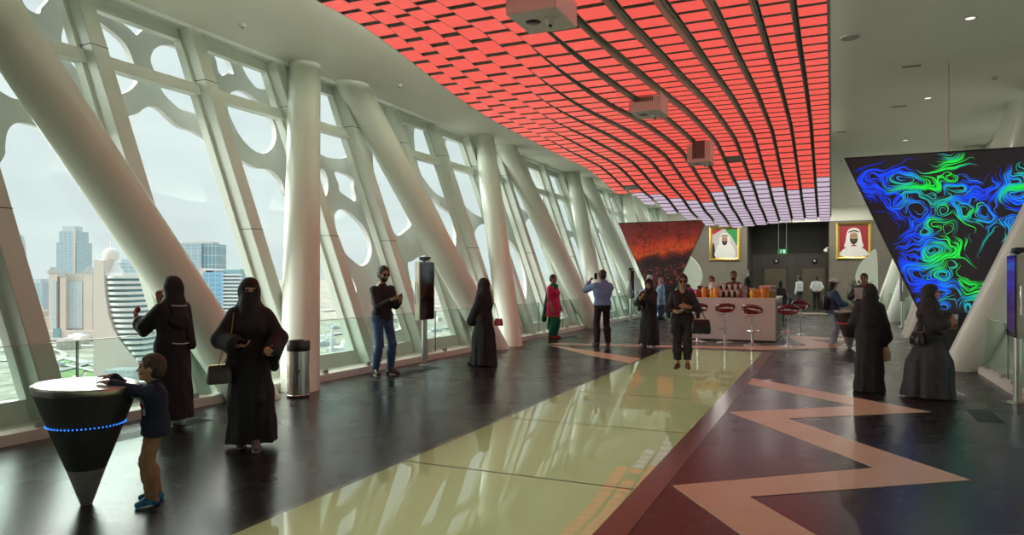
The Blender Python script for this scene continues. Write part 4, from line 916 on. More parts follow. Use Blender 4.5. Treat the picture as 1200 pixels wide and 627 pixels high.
# ------------------------------------------------------------------ people
class Sdf:
    """a distance field on a grid; shapes are blended into it and its zero level becomes one continuous mesh"""
    def __init__(s, lo, hi, h):
        s.h = h; s.lo = np.array(lo, float)-3*h; s.n = np.ceil((np.array(hi, float)+3*h-s.lo)/h).astype(int)+1
        s.D = np.full(tuple(s.n), 1.0, np.float32)
        s.ax = [(s.lo[i]+h*np.arange(s.n[i])).astype(np.float32) for i in range(3)]
    def reg(s, lo, hi):
        sl = []
        for i in range(3):
            a = int(max(0, math.floor((lo[i]-s.lo[i])/s.h))); b = int(min(s.n[i], math.ceil((hi[i]-s.lo[i])/s.h)+1))
            if b <= a: return None
            sl.append(slice(a, b))
        return tuple(sl), s.ax[0][sl[0]][:, None, None], s.ax[1][sl[1]][None, :, None], s.ax[2][sl[2]][None, None, :]
    def put(s, lo, hi, fn, k=.02, op='u'):
        m = k+3*s.h; r = s.reg([x-m for x in lo], [x+m for x in hi])
        if r is None: return s
        sl, x, y, z = r; d = fn(x, y, z); A = s.D[sl]
        if op == 's': d = -d
        sg = 1 if op == 'u' else -1
        a, b = sg*A, sg*d
        if k > 1e-6:
            hh = np.clip(.5+.5*(a-b)/k, 0, 1); q = a*(1-hh)+b*hh-k*hh*(1-hh)
        else: q = np.minimum(a, b)
        s.D[sl] = sg*q; return s
    def cap(s, a, b, ra, rb=None, k=.02, op='u', sy=1.0):
        rb = ra if rb is None else rb; a = np.array(a, float); b = np.array(b, float); a2 = a/[1, sy, 1]; b2 = b/[1, sy, 1]; ba = b2-a2; L2 = max(float(ba@ba), 1e-9); R_ = max(ra, rb)
        def fn(x, y, z):
            px, py, pz = x-a2[0], y/sy-a2[1], z-a2[2]; t = np.clip((px*ba[0]+py*ba[1]+pz*ba[2])/L2, 0, 1)
            return (np.sqrt((px-ba[0]*t)**2+(py-ba[1]*t)**2+(pz-ba[2]*t)**2)-(ra+(rb-ra)*t))*min(1, sy)
        return s.put(np.minimum(a, b)-R_, np.maximum(a, b)+R_, fn, k, op)
    def ell(s, c, r, M=None, k=.02, op='u'):
        c = np.array(c, float); r = np.array(r, float); R_ = r.max()
        def fn(x, y, z):
            px, py, pz = x-c[0], y-c[1], z-c[2]
            if M is not None: px, py, pz = (M[0][i]*px+M[1][i]*py+M[2][i]*pz for i in range(3))
            k0 = np.sqrt((px/r[0])**2+(py/r[1])**2+(pz/r[2])**2); k1 = np.sqrt((px/r[0]**2)**2+(py/r[1]**2)**2+(pz/r[2]**2)**2)
            return k0*(k0-1)/np.maximum(k1, 1e-6)
        return s.put(c-R_, c+R_, fn, k, op)
    def half(s, p, n, k=.004):      # keep the side the normal points away from
        p = np.array(p, float); n = np.array(n, float); n /= np.linalg.norm(n)
        x, y, z = s.ax[0][:, None, None], s.ax[1][None, :, None], s.ax[2][None, None, :]
        d = (x-p[0])*n[0]+(y-p[1])*n[1]+(z-p[2])*n[2]; s.D = np.maximum(s.D, d.astype(np.float32)); return s
    def mesh(s, name, mats, root=None, matfn=None):
        D = s.D; h = s.h; I = D < 0; n = D.shape
        c = np.zeros((n[0]-1, n[1]-1, n[2]-1), np.int8)
        for dx in (0, 1):
            for dy in (0, 1):
                for dz in (0, 1): c += I[dx:n[0]-1+dx, dy:n[1]-1+dy, dz:n[2]-1+dz]
        idx = np.argwhere((c > 0) & (c < 8)); N_ = len(idx)
        acc = np.zeros((N_, 3)); cnt = np.zeros(N_)
        for axis in range(3):
            o1, o2 = [a for a in range(3) if a != axis]
            for b1 in (0, 1):
                for b2 in (0, 1):
                    p = idx.copy(); p[:, o1] += b1; p[:, o2] += b2; q = p.copy(); q[:, axis] += 1
                    va = D[p[:, 0], p[:, 1], p[:, 2]]; vb = D[q[:, 0], q[:, 1], q[:, 2]]; cr_ = (va < 0) != (vb < 0)
                    t = np.where(cr_, va/np.where(cr_, va-vb, 1), 0); w = p.astype(float); w[:, axis] += t
                    acc[cr_] += w[cr_]; cnt[cr_] += 1
        V = acc/cnt[:, None]*h+s.lo
        lut = np.full(c.shape, -1, np.int64); lut[idx[:, 0], idx[:, 1], idx[:, 2]] = np.arange(N_)
        F = []
        for axis in range(3):
            o1, o2 = (axis+1) % 3, (axis+2) % 3
            sa = [slice(None)]*3; sb = [slice(None)]*3; sa[axis] = slice(0, n[axis]-1); sb[axis] = slice(1, n[axis])
            e = np.argwhere(I[tuple(sa)] != I[tuple(sb)]); e = e[(e[:, o1] > 0) & (e[:, o2] > 0) & (e[:, o1] < n[o1]-1) & (e[:, o2] < n[o2]-1)]
            def L_(d1, d2):
                g = e.copy(); g[:, o1] -= d1; g[:, o2] -= d2; return lut[g[:, 0], g[:, 1], g[:, 2]]
            Q = np.stack([L_(1, 1), L_(0, 1), L_(0, 0), L_(1, 0)], 1); fl_ = ~I[e[:, 0], e[:, 1], e[:, 2]]; Q[fl_] = Q[fl_][:, ::-1]; F.append(Q)
        F = np.concatenate(F); me = bpy.data.meshes.new(name); me.vertices.add(N_); me.vertices.foreach_set('co', V.astype(np.float32).ravel())
        me.loops.add(len(F)*4); me.loops.foreach_set('vertex_index', F.astype(np.int32).ravel()); me.polygons.add(len(F)); me.polygons.foreach_set('loop_start', np.arange(0, len(F)*4, 4, dtype=np.int32))
        me.polygons.foreach_set('use_smooth', np.ones(len(F), bool))
        for m_ in (mats if isinstance(mats, (list, tuple)) else [mats]): me.materials.append(m_)
        if matfn is not None: me.polygons.foreach_set('material_index', matfn(V[F].mean(1)).astype(np.int32))
        me.update(calc_edges=True); me.validate()
        o = bpy.data.objects.new(name, me); COL.objects.link(o)
        if root is not None: o.parent = root
        return o
def vnorm(a): a = np.array(a, float); return a/max(np.linalg.norm(a), 1e-9)
def ik(S_, W_, l1, l2, pole):
    S_ = np.array(S_, float); W_ = np.array(W_, float); d = W_-S_; L_ = np.linalg.norm(d)
    if L_ > (l1+l2)*.995: W_ = S_+d/L_*(l1+l2)*.995; d = W_-S_; L_ = np.linalg.norm(d)
    a = (l1*l1-l2*l2+L_*L_)/(2*L_); h = math.sqrt(max(l1*l1-a*a, 1e-6)); u = d/L_; p = np.array(pole, float); p = vnorm(p-u*(p@u))
    return S_+u*a+p*h, W_

SKIN = {'fair': (.50, .30, .21), 'tan': (.40, .22, .14), 'brown': (.26, .135, .08)}
def skin(k): return mat('skin_'+k, SKIN[k], .5, noise=.05, nscale=14)
HAIRM = mat('hair_dark', (.016, .012, .010), .5, noise=.3, nscale=60, bump=.3, bscale=160)
HAIRB = mat('hair_brown', (.045, .028, .018), .6, noise=.35, nscale=70, bump=.4, bscale=150)
HAIRW = mat('hair_white', (.55, .54, .52), .6, noise=.2, nscale=60, bump=.3, bscale=150)
LIPS = mat('lips', (.30, .10, .08), .45); EYED = mat('eye_dark', (.015, .012, .012), .2); BROW = mat('brow_dark', (.02, .014, .012), .7)

class Person:
    """Local frame: facing +y, right hand on +x, feet at z = 0, sized by body height."""
    def __init__(s, label, loc, face, height, group=None, tone='tan', female=False, res=.009, child=False, arms=None, legs=None, head=(0, 0), lean=0.0, twist=0):
        s.s = k = height/1.75; s.res = res; s.female = female; s.child = child; s.tone = tone; s.label = label; s.group = group
        s.loc = loc; s.rz = face; s.lean = lean
        hs = 1.30 if child else 1.0       # a child has a larger head
        s.hs = hs*k; sw = .172 if not female else .155
        ln = lambda z: lean*max(0, z-.95)*k
        s.neck = np.array([0, ln(1.46)+.0, 1.455*k if not child else 1.40*k]); s.hc = s.neck+np.array([0, .018*k+ln(1.6)-ln(1.46), (.165 if not child else .185)*k])
        s.yaw, s.pitch = R(head[0]), R(head[1])
        s.HM = np.array(Matrix.Rotation(s.yaw, 3, 'Z') @ Matrix.Rotation(s.pitch, 3, 'X'))
        s.sh = {1: np.array([sw*k, ln(1.40), 1.375*k]), -1: np.array([-sw*k, ln(1.40), 1.375*k])}
        if child:
            for q in (1, -1): s.sh[q][2] = 1.30*k; s.sh[q][0] *= .95
        s.l1, s.l2 = .29*k, .255*k
        arms = arms or {}; s.arm = {}
        for q in (1, -1):
            d = dict(w=(q*.27, .06, .82), pole=(q*.4, -1, 0), dir=(0, .15, -1), n=(-q, 0, 0), curl=.35); d.update(arms.get(q, {}))
            w = np.array(d['w'], float)*k; e, w = ik(s.sh[q], w, s.l1, s.l2, d['pole']); s.arm[q] = dict(d, W=w, E=e)
        legs = legs or {}; s.leg = {}
        for q in (1, -1):
            d = dict(foot=(q*.10, 0), toe=q*8, lift=0.0); d.update(legs.get(q, {}))
            f = np.array([d['foot'][0]*k, d['foot'][1]*k, .085*k+d['lift']]); hip = np.array([q*.092*k, 0, .92*k])
            kn, f = ik(hip, f, .435*k, .42*k, (q*.1, 1, 0)); a = R(d['toe']); s.leg[q] = dict(H=hip, K=kn, A=f, T=f+np.array([math.sin(a)*.155*k, math.cos(a)*.155*k, -.05*k]), a=a)
        pts = [s.hc+np.array([0, 0, .16*k])]+[s.arm[q]['W']+vnorm(s.arm[q]['dir'])*.2*k for q in (1, -1)]+[s.leg[q]['T'] for q in (1, -1)]
        P_ = np.array(pts+[[-.30*k, -.22*k, 0], [.30*k, .24*k, 1.4*k]]); s.lo, s.hi = P_.min(0)-.07*k, P_.max(0)+.07*k; s.lo[2] = -.01
        s.make_body()
    # --- body
    def H(s, p): return s.hc+s.HM@(np.array(p, float)*s.hs)
    def torso(s, f, g=0.0, top=True):
        k = s.s; ln = lambda z: s.lean*max(0, z-.95)*k; fe = s.female; c = s.child
        f.cap((-.06*k, 0, .93*k), (.06*k, 0, .93*k), (.125 if not fe else .13)*k+g, k=.05, sy=.82)
        f.cap((0, ln(1.02), 1.0*k), (0, ln(1.14), 1.14*k), (.14 if not fe else .125)*k+g, (.145 if not fe else .125)*k+g, k=.06, sy=.74)
        f.cap((-.055*k, ln(1.28), 1.24*k), (.055*k, ln(1.28), 1.24*k), .135*k+g, k=.06, sy=.74)
        sz = 1.36 if not c else 1.29
        f.cap((-(.125 if not fe else .11)*k, ln(sz)-.005, sz*k), ((.125 if not fe else .11)*k, ln(sz)-.005, sz*k), .060*k+g, k=.05)
        if fe and not c:
            for q in (1, -1): f.ell((q*.07*k, ln(1.25)+.085*k, 1.245*k), (.065*k+g, .055*k+g, .065*k+g), k=.04)
    def armshape(s, f, q, g=0.0, t0=0.0, upto=1.0, flare=0.0):
        k = s.s; a = s.arm[q]; S_, E, W_ = s.sh[q], a['E'], a['W']
        f.cap(S_, E, .052*k+g, .040*k+g, k=.03)
        if upto > .5: f.cap(E, E+(W_-E)*(2*upto-1), .040*k+g, (.040+(.027-.040)*(2*upto-1))*k+g+flare, k=.02)
    def legshape(s, f, q, g=0.0, w=0.0):
        k = s.s; l = s.leg[q]; f.cap(l['H'], l['K'], .080*k+g, .052*k+g+w*.5, k=.03); m = l['K']+(l['A']-l['K'])*.35
        f.cap(l['K'], m+np.array([0, -.012*k, 0]), .050*k+g+w*.5, .052*k+g+w, k=.03); f.cap(m+np.array([0, -.012*k, 0]), l['A'], .052*k+g+w, .034*k+g+w, k=.03)
    def headshape(s, f, g=0.0):
        k = s.hs; M = s.HM
        f.ell(s.H((0, -.012, .035)), np.array([.076, .096, .090])*k+g, M, k=.01); f.ell(s.H((0, .022, -.03)), np.array([.062, .070, .088])*k+g, M, k=.03)
    def make_body(s):
        k = s.s; f = Sdf(s.lo, s.hi, s.res); h = s.hs; M = s.HM
        s.torso(f)
        f.cap(s.neck-np.array([0, 0, .05*k]), s.H((0, -.015, -.05)), .054*k, .050*k, k=.03)
        s.headshape(f)
        f.ell(s.H((0, .072, -.085)), np.array([.028, .022, .022])*h, M, k=.025)                 # chin
        f.cap(s.H((0, .083, .02)), s.H((0, .106, -.022)), .009*h, .014*h, k=.012)               # nose
        for q in (1, -1):
            f.ell(s.H((q*.033, .098, .014)), np.array([.017, .014, .012])*h, M, k=.012, op='s')  # eye sockets
            f.cap(s.H((q*.014, .09, .036)), s.H((q*.048, .082, .034)), .008*h, k=.015)           # brow ridge
            f.ell(s.H((q*.040, .072, -.022)), np.array([.024, .020, .022])*h, M, k=.02)          # cheek
            f.ell(s.H((q*.079, -.008, .0)), np.array([.012, .020, .032])*h, M, k=.008)           # ear
        f.cap(s.H((-.020, .091, -.053)), s.H((.020, .091, -.053)), .008*h, k=.008)               # mouth
        for q in (1, -1):
            s.armshape(f, q); s.legshape(f, q); l = s.leg[q]; f.cap(l['A'], l['T'], .036*k, .030*k, k=.03); f.cap(l['A'], l['A']+np.array([0, -.045*k, -.04*k]), .036*k, .034*k, k=.03)
            s.hand(f, q)
        f.D = np.maximum(f.D, (-.0+0*f.D)-f.ax[2][None, None, :]+.002)
        b = s.root = f.mesh('person', skin(s.tone)); tag(b, s.label, 'person', s.group); b.location = (*s.loc, 0); b.rotation_euler = (0, 0, R(s.rz))
    def hand(s, f, q):
        a = s.arm[q]; k = s.s*(1.12 if s.child else 1.0); d = vnorm(a['dir']); n = np.array(a['n'], float); n = vnorm(n-d*(n@d)); t = np.cross(d, n)*(1 if q > 0 else -1); W_ = a['W']
        a['K'] = W_+d*.09*k; r = max(.0085*k, s.res*.92)
        f.cap(W_-d*.02*k, W_+d*.03*k, .026*k, .026*k, k=.02)
        cu = a['curl']
        for i, (off, L_) in enumerate(((.030, .070), (.010, .080), (-.011, .074), (-.031, .058))):
            kp = W_+d*(.088-.004*abs(i-1.2))*k+t*off*k*(1 if s.res < .008 else 1.12); f.cap(W_+d*.015*k+t*off*.6*k, kp, .015*k, .0125*k, k=.012)
            p = kp; ang = 0
            for j, fr in enumerate((.45, .32, .23)):
                ang += (cu*(1.15 if j else .95))+.08; dd = d*math.cos(ang)+n*math.sin(ang); p2 = p+dd*L_*fr*k; f.cap(p, p2, r*(1.05-.1*j), r*(.95-.1*j), k=.003); p = p2
        p = W_+d*.028*k+t*.024*k; td = vnorm(t*.75+d*.65+n*(.25+.5*cu)); p2 = p+td*.042*k; f.cap(p, p2, .0135*k, .011*k, k=.012); f.cap(p2, p2+vnorm(td+d*.5+n*cu)*.032*k, r*1.15, r, k=.004)
    # --- things worn
    def _f(s, pad=.0, res=None): return Sdf(s.lo-pad, s.hi+pad, res or max(s.res, .007))
    def add(s, f, name, m, label=None):
        o = f.mesh(name, m, s.root)
        if label: o['label'] = label
        return o
    def face_bits(s, brows=BROW, lips=LIPS, eyes=True):
        h = s.hs
        for q in (1, -1):
            if eyes:
                mb = MB(); c = s.H((q*.033, .084, .014)); mb.sphere(tuple(c), .0125*h, 10); mb.build('eye', EYED, s.root, smooth='all')
            mb = MB(); mb.tube([tuple(s.H((q*.012, .098, .037))), tuple(s.H((q*.032, .094, .044))), tuple(s.H((q*.052, .078, .036)))], .0045*h, 6); mb.build('eyebrow', brows, s.root)
        mb = MB(); mb.tube([tuple(s.H((-.024, .088, -.053))), tuple(s.H((-.008, .101, -.050))), tuple(s.H((.008, .101, -.050))), tuple(s.H((.024, .088, -.053)))], [.003*h, .006*h, .006*h, .003*h], 8); mb.build('lips', lips, s.root, smooth='all')
    def hair(s, m, g=.008, low=-.03, front=.045, long=0.0):
        f = s._f(.05); h = s.hs; f.ell(s.H((0, -.016, .040)), np.array([.080, .100, .090])*h+g*h, s.HM, k=.0)
        f.ell(s.H((0, -.05, -.02)), np.array([.070, .060, .070])*h+g*.6*h, s.HM, k=.03)
        if long: f.cap(s.H((0, -.035, -.01)), s.H((0, -.045, -.03-long)), .088*h, .070*h, k=.03)
        f.ell(s.H((0, .118, -.020)), np.array([.098, .098, .120])*h, s.HM, k=.008, op='s')
        if not long:
            for q in (1, -1): f.ell(s.H((q*.085, .012, -.035)), np.array([.03, .042, .055])*h, s.HM, k=.008, op='s')
            f.half(s.H((0, 0, -.085)), s.HM@np.array([0, 0, -1]))
        X, Y, Z = f.ax[0][:, None, None], f.ax[1][None, :, None], f.ax[2][None, None, :]
        f.D = f.D+(.0035*h*np.sin(120*X/h)*np.sin(110*Y/h+40*Z/h)).astype(np.float32)
        return s.add(f, 'hair', m)
    def beard(s, m=BROW, g=.006):
        f = s._f(.03); h = s.hs; f.ell(s.H((0, .022, -.045)), np.array([.064, .070, .080])*h+g*h, s.HM, k=0); f.ell(s.H((0, .070, -.085)), np.array([.03, .026, .03])*h, s.HM, k=.02)
        f.ell(s.H((0, .09, .03)), np.array([.085, .06, .075])*h, s.HM, k=.01, op='s'); f.ell(s.H((0, .105, -.052)), np.array([.018, .02, .009])*h, s.HM, k=.006, op='s'); f.half(s.H((0, -.02, 0)), s.HM@np.array([0, -1, 0]))
        return s.add(f, 'beard', m)
    def sunglasses(s):
        h = s.hs; mb = MB()
        for q in (1, -1):
            mb.rings([[tuple(s.H((q*.034+.026*math.cos(t)*(1), yy-.010*abs(math.cos(t)), .014+.020*math.sin(t)))) for t in [2*PI*j/14 for j in range(14)]] for yy in (.094, .104)])
            mb.tube([tuple(s.H((q*.058, .092, .018))), tuple(s.H((q*.084, .02, .018))), tuple(s.H((q*.084, -.02, .012)))], .0035*h, 6)
        mb.tube([tuple(s.H((-.012, .106, .020))), tuple(s.H((.012, .106, .020)))], .003*h, 6)
        return mb.build('sunglasses', mat('sunglass_black', (.008, .008, .008), .12), s.root)
    def shirt(s, m, sleeve=1.0, hem=.86, g=.016, collar=True, name='shirt', open_neck=.0, label=None, cuff=None):
        f = s._f(.04); k = s.s; s.torso(f, g*k)
        for q in (1, -1): s.armshape(f, q, g*k, upto=sleeve)
        if collar: f.cap(s.neck-np.array([0, .0, .05*k]), s.neck+np.array([0, -.004, .01*k]), .066*k, .066*k, k=.03)
        if hem < .86: f.cap((-.07*k, 0, .9*k), (-.07*k, 0, hem*k), .13*k+g*k, .15*k+g*k, k=.04, sy=.8); f.cap((.07*k, 0, .9*k), (.07*k, 0, hem*k), .13*k+g*k, .15*k+g*k, k=.04, sy=.8)
        # soft folds
        X, Y, Z = f.ax[0][:, None, None], f.ax[1][None, :, None], f.ax[2][None, None, :]
        f.D = f.D+(.0035*k*np.sin(55*Z/k+9*X/k)*np.sin(21*X/k+13*Y/k+1)).astype(np.float32)
        a = f.D.copy(); f.half((0, 0, hem*k), (0, 0, -1))
        if min(s.arm[1]['W'][2], s.arm[-1]['W'][2]) < hem*k:        # keep sleeves that hang below the hem
            g2 = s._f(.04)
            for q in (1, -1): s.armshape(g2, q, g*k, upto=sleeve)
            f.D = np.minimum(f.D, g2.D)
        zc = s.neck[2]+.012*k; f.D = np.where((np.abs(X) < .12*k) & (Z > zc), np.maximum(f.D, (Z-zc)+0*f.D), f.D) if s.arm[1]['W'][2] < zc and s.arm[-1]['W'][2] < zc else f.D
        return s.add(f, name, m, label)
    def trousers(s, m, top=.96, cut=.05, w=.012, name='trousers', label=None):
        f = s._f(.03); k = s.s; f.cap((-.06*k, 0, .93*k), (.06*k, 0, .93*k), .142*k, k=.05, sy=.82)
        for q in (1, -1): s.legshape(f, q, .014*k, w*k)
        X, Y, Z = f.ax[0][:, None, None], f.ax[1][None, :, None], f.ax[2][None, None, :]
        f.D = f.D+(.003*k*np.sin(60*Z/k+14*Y/k)*np.sin(24*X/k+1)).astype(np.float32)
        f.half((0, 0, top*k), (0, 0, 1)); f.half((0, 0, cut*k), (0, 0, -1)); return s.add(f, name, m, label)
    def shoes(s, m, sole=None, g=.010):
        k = s.s
        for q in (1, -1):
            l = s.leg[q]; A, T = l['A'], l['T']; f = Sdf(np.minimum(A, T)-.09*k-.03, np.maximum(A, T)+.09*k+.03, min(s.res, .007)); hl = A+np.array([-math.sin(l['a'])*.05*k, -math.cos(l['a'])*.05*k, -.045*k])
            f.cap(hl, T, .042*k, .038*k, k=.02); f.cap(A+np.array([0, 0, .0]), A*.5+T*.5, .044*k, .040*k, k=.03); f.half((0, 0, A[2]+.03*k), (0, 0, 1)); f.half((0, 0, max(0.001, T[2]-.034*k)), (0, 0, -1))
            sh_ = s.add(f, 'shoe', m)
            if sole:
                z0 = max(.001, T[2]-.035*k); P2 = []
                ca, sa = math.cos(l['a']), math.sin(l['a'])
                out = [(.044*k*math.cos(t)*(1.0 if math.sin(t) > 0 else .9), (.125 if math.sin(t) > 0 else .09)*k*math.sin(t)+.055*k) for t in [2*PI*j/20 for j in range(20)]]
                c0 = np.array([A[0], A[1]]); poly = [(c0[0]+x*ca+y*sa, c0[1]-x*sa+y*ca) for x, y in out]
                MB().slab(poly, z0-.0005, z0+.02*k).build('sole', sole, sh_)
    def skirt(s, f, z0, z1, prof, ripple=.05, nf=9, seed=0, cy=0.0, sway=(0, 0)):
        """prof: (t, rx, ry) down from z0 to z1"""
        k = s.s; ts = np.array([p[0] for p in prof]); rxs = np.array([p[1] for p in prof])*k; rys = np.array([p[2] for p in prof])*k; R_ = max(rxs.max(), rys.max())*1.15
        def fn(x, y, z):
            t = np.clip((z0*k-z)/((z0-z1)*k), 0, 1); rx = np.interp(t, ts, rxs); ry = np.interp(t, ts, rys); cx = sway[0]*k*t**1.5; c2 = cy*k+sway[1]*k*t**1.5
            ph = np.arctan2((y-c2)/ry, (x-cx)/rx); rho = np.sqrt(((x-cx)/rx)**2+((y-c2)/ry)**2)
            rip = ripple*t**1.2*(np.sin(nf*ph+seed+2*t)+.5*np.sin((2*nf-3)*ph+seed*2-3*t)+.35*np.sin(4*ph+seed))
            d = (rho-1-rip)*np.minimum(rx, ry)*.85
            return np.maximum(np.maximum(d, z-z0*k), z1*k-z)
        sx = max(abs(sway[0]), abs(sway[1]), .01)*k
        f.put((-R_-sx, -R_-sx+cy*k, z1*k), (R_+sx, R_+sx+cy*k, z0*k), fn, k=.03)
    def abaya(s, m, hem=.03, wide=.24, flare=.05, seed=0, sway=(0, 0), wrist=.93, name='abaya', ripple=.05, cape=False, depth=.8, label=None):
        f = s._f(.16); k = s.s; s.torso(f, .028*k)
        s.skirt(f, 1.28, hem, [(0, .155, .13), (.3, .19, .165), (.55, wide*.95, wide*depth*.92), (.85, wide*1.02, wide*depth), (1, wide*1.08, wide*depth*1.06)], ripple, 9, seed, 0, sway)
        for q in (1, -1):
            a = s.arm[q]; S_, E, W_ = s.sh[q], a['E'], a['W']; f.cap(S_, E, .072*k, .064*k+flare*.4*k, k=.04); W2 = E+(W_-E)*wrist; f.cap(E, W2, .060*k+flare*.4*k, .045*k+flare*k, k=.03)
            if flare > .03:   # the wide cuff hangs below the wrist
                f.cap(W2-np.array([0, 0, .0]), E*.35+W2*.65-np.array([0, 0, (.10 if not cape else .2)*k]), .035*k, .045*k, k=.05)
        f.cap(s.neck-np.array([0, 0, .05*k]), s.neck+np.array([0, 0, .03*k]), .075*k, .065*k, k=.03)
        for q in (1, -1):     # open the cuffs so the hand comes out of the sleeve
            a = s.arm[q]; d = vnorm(a['W']-a['E']); p = a['E']+(a['W']-a['E'])*wrist+d*.005
            f.cap(p+d*.03*k, p+d*.16*k, .05*k, .07*k, k=.005, op='s')
        X, Y, Z = f.ax[0][:, None, None], f.ax[1][None, :, None], f.ax[2][None, None, :]
        f.D = f.D+(.004*k*np.sin(16*Z/k+30*X/k+12*Y/k+seed)).astype(np.float32)
        return s.add(f, name, m, label)
    def hijab(s, m, veil=False, back=0.0, name='headscarf', cap_r=0.0, label=None, drape=.16):
        f = s._f(.12); h = s.hs; k = s.s
        f.ell(s.H((0, -.02, .035)), np.array([.094, .114, .108])*h, s.HM, k=0); f.cap(s.H((0, -.02, .0)), s.neck+np.array([0, -.005, .02*k]), .092*h, .085*k, k=.03, sy=1.0)
        f.cap(s.neck+np.array([0, .0, .0]), s.neck+np.array([0, .01*k, -.06*k]), .085*k, .10*k, k=.05)
        for q in (1, -1): f.cap(s.neck+np.array([0, 0, -.02*k]), s.sh[q]+np.array([-q*.03*k, 0, .02*k]), .075*k, .060*k, k=.05)
        f.cap(s.neck+np.array([0, .05*k, -.04*k]), s.neck+np.array([.02*k, .105*k, -(.04+drape)*k]), .07*k, .045*k, k=.06)
        if back: f.cap(s.H((0, -.05, -.02)), s.neck+np.array([0, -.09*k, -back*k]), .09*h, .13*k, k=.06, sy=.75)
        f.cap(s.neck+np.array([0, -.04*k, -.02*k]), s.neck+np.array([0, -.06*k, -.2*k]), .08*k, .12*k, k=.06, sy=.7)
        if not veil: f.ell(s.H((0, .13, -.024)), np.array([.066, .105, .088])*h, s.HM, k=.010, op='s')
        else:
            f.cap(s.H((0, .055, -.05)), s.neck+np.array([0, .11*k, -.20*k]), .072*h, .10*k, k=.04, sy=.8)
            f.ell(s.H((0, .022, -.02)), np.array([.080, .088, .10])*h, s.HM, k=.03)
            f.ell(s.H((0, .125, .016)), np.array([.068, .085, .022])*h, s.HM, k=.003, op='s')
        X, Y, Z = f.ax[0][:, None, None], f.ax[1][None, :, None], f.ax[2][None, None, :]
        f.D = f.D+(.003*k*np.sin(40*Z/k+25*X/k-18*Y/k)).astype(np.float32)
        return s.add(f, name, m, label)
    def world(s, p):
        a = R(s.rz); p = np.array(p, float); return (s.loc[0]+p[0]*math.cos(a)-p[1]*math.sin(a), s.loc[1]+p[0]*math.sin(a)+p[1]*math.cos(a), p[2])
    def local(s, w):
        a = R(s.rz); x, y = w[0]-s.loc[0], w[1]-s.loc[1]; return (x*math.cos(a)+y*math.sin(a), -x*math.sin(a)+y*math.cos(a), w[2])
    def palm(s, q, out=.03, along=.085):
        a = s.arm[q]; d = vnorm(a['dir']); n = np.array(a['n'], float); n = vnorm(n-d*(n@d)); return a['W']+d*along*s.s+n*out*s.s, d, n
def phone(p, q, label, out=.026, along=.10, size=(.072, .148), m=None, rot=0):
    c, d, n = p.palm(q, out, along); t = np.cross(d, n); M = Matrix((t, d, n)).transposed().to_4x4()
    e = empty('mobile_phone', p.world(c)); tag(e, label, 'phone'); e.rotation_euler = (Matrix.Rotation(R(p.rz), 4, 'Z') @ M @ Matrix.Rotation(R(rot), 4, 'Z')).to_euler()
    w, h = size; MB().box(-w/2, w/2, -h/2, h/2, -.004, .004).build('case', m or DARKM, e, bevel=.003); MB().box(-w/2+.004, w/2-.004, -h/2+.006, h/2-.006, .004, .0048).build('screen', SCREENOFF, e)
    return e
def bag(loc, rz, size, m, label, strap_to=None, hardware=GOLD, name='handbag', strap_m=None, chain=False):
    e = empty(name, loc, rz); tag(e, label, 'bag'); w, d, h = size
    mb = MB(); rs = []
    for z, sx, sy in ((0, .92, .9), (.03*h/.2, 1, 1), (h*.55, .97, .9), (h*.92, .86, .45), (h, .82, .3)):
        rs.append([(w/2*sx*math.copysign(abs(math.cos(t))**.5, math.cos(t)), d/2*sy*math.copysign(abs(math.sin(t))**.5, math.sin(t)), z) for t in [2*PI*j/24 for j in range(24)]])
    mb.rings(rs); mb.build('body', m, e, smooth=True)
    MB().box(-w*.40, w*.40, -d*.17, d*.17, h*.97, h*1.02).build('zip_frame', hardware, e, bevel=.003)
    MB().box(-w*.12, w*.12, -d*.52, -d*.46, h*.5, h*.66).build('clasp', hardware, e, bevel=.003)
    if strap_to:
        for a, pts in enumerate(strap_to):
            MB().tube(pts, .007 if not chain else .005, 6).build('strap', strap_m or m, e, smooth=True)
    return e
DENIM = mat('jeans_blue', (.035, .085, .19), .8, noise=.3, nscale=25, bump=.2, bscale=140); NAVY = mat('navy_knit', (.012, .020, .045), .85, noise=.25, nscale=40, bump=.3, bscale=140)
KHAKI = mat('khaki_twill', (.30, .17, .08), .8, noise=.15, nscale=20, bump=.2, bscale=120); BLACKT = mat('black_trousers', (.012, .012, .014), .75)
WHITES = mat('white_sole', (.65, .65, .63), .6); BRSHOE = mat('brown_leather', (.06, .035, .022), .45); TEALS = mat('teal_sneaker', (.01, .14, .30), .5, noise=.9, nscale=30)
LB = mat('light_blue_shirt', (.17, .30, .55), .75, noise=.08, nscale=20, bump=.15, bscale=100); PINK = mat('magenta_tunic', (.50, .015, .10), .75, noise=.12, nscale=25); GREENC = mat('green_cloth', (.0, .17, .09), .75, noise=.2, nscale=20)
WHITEC = mat('white_shirt_cloth', (.62, .64, .66), .75); GREYSH = mat('grey_sneaker', (.14, .12, .13), .6); DBROWN = mat('dark_brown_cloth', (.05, .025, .018), .8); LDENIM = mat('light_jeans', (.26, .36, .45), .8, noise=.2, nscale=25); DENJ = mat('denim_jacket', (.03, .07, .14), .8, noise=.3, nscale=25)
CREAMT = mat('cream_cloth', (.50, .47, .40), .8); REDC = mat('red_cloth', (.35, .02, .02), .7); SHAWL = mat('dark_patterned_shawl', (.020, .022, .032), .8, noise=.7, nscale=45); LEATH = mat('black_leather', (.012, .012, .013), .35); BRBAG = mat('grey_brown_leather', (.07, .06, .055), .4); REDBAG = mat('red_leather', (.35, .01, .015), .4); TANBAG = mat('tan_gold_bag', (.38, .24, .10), .5)

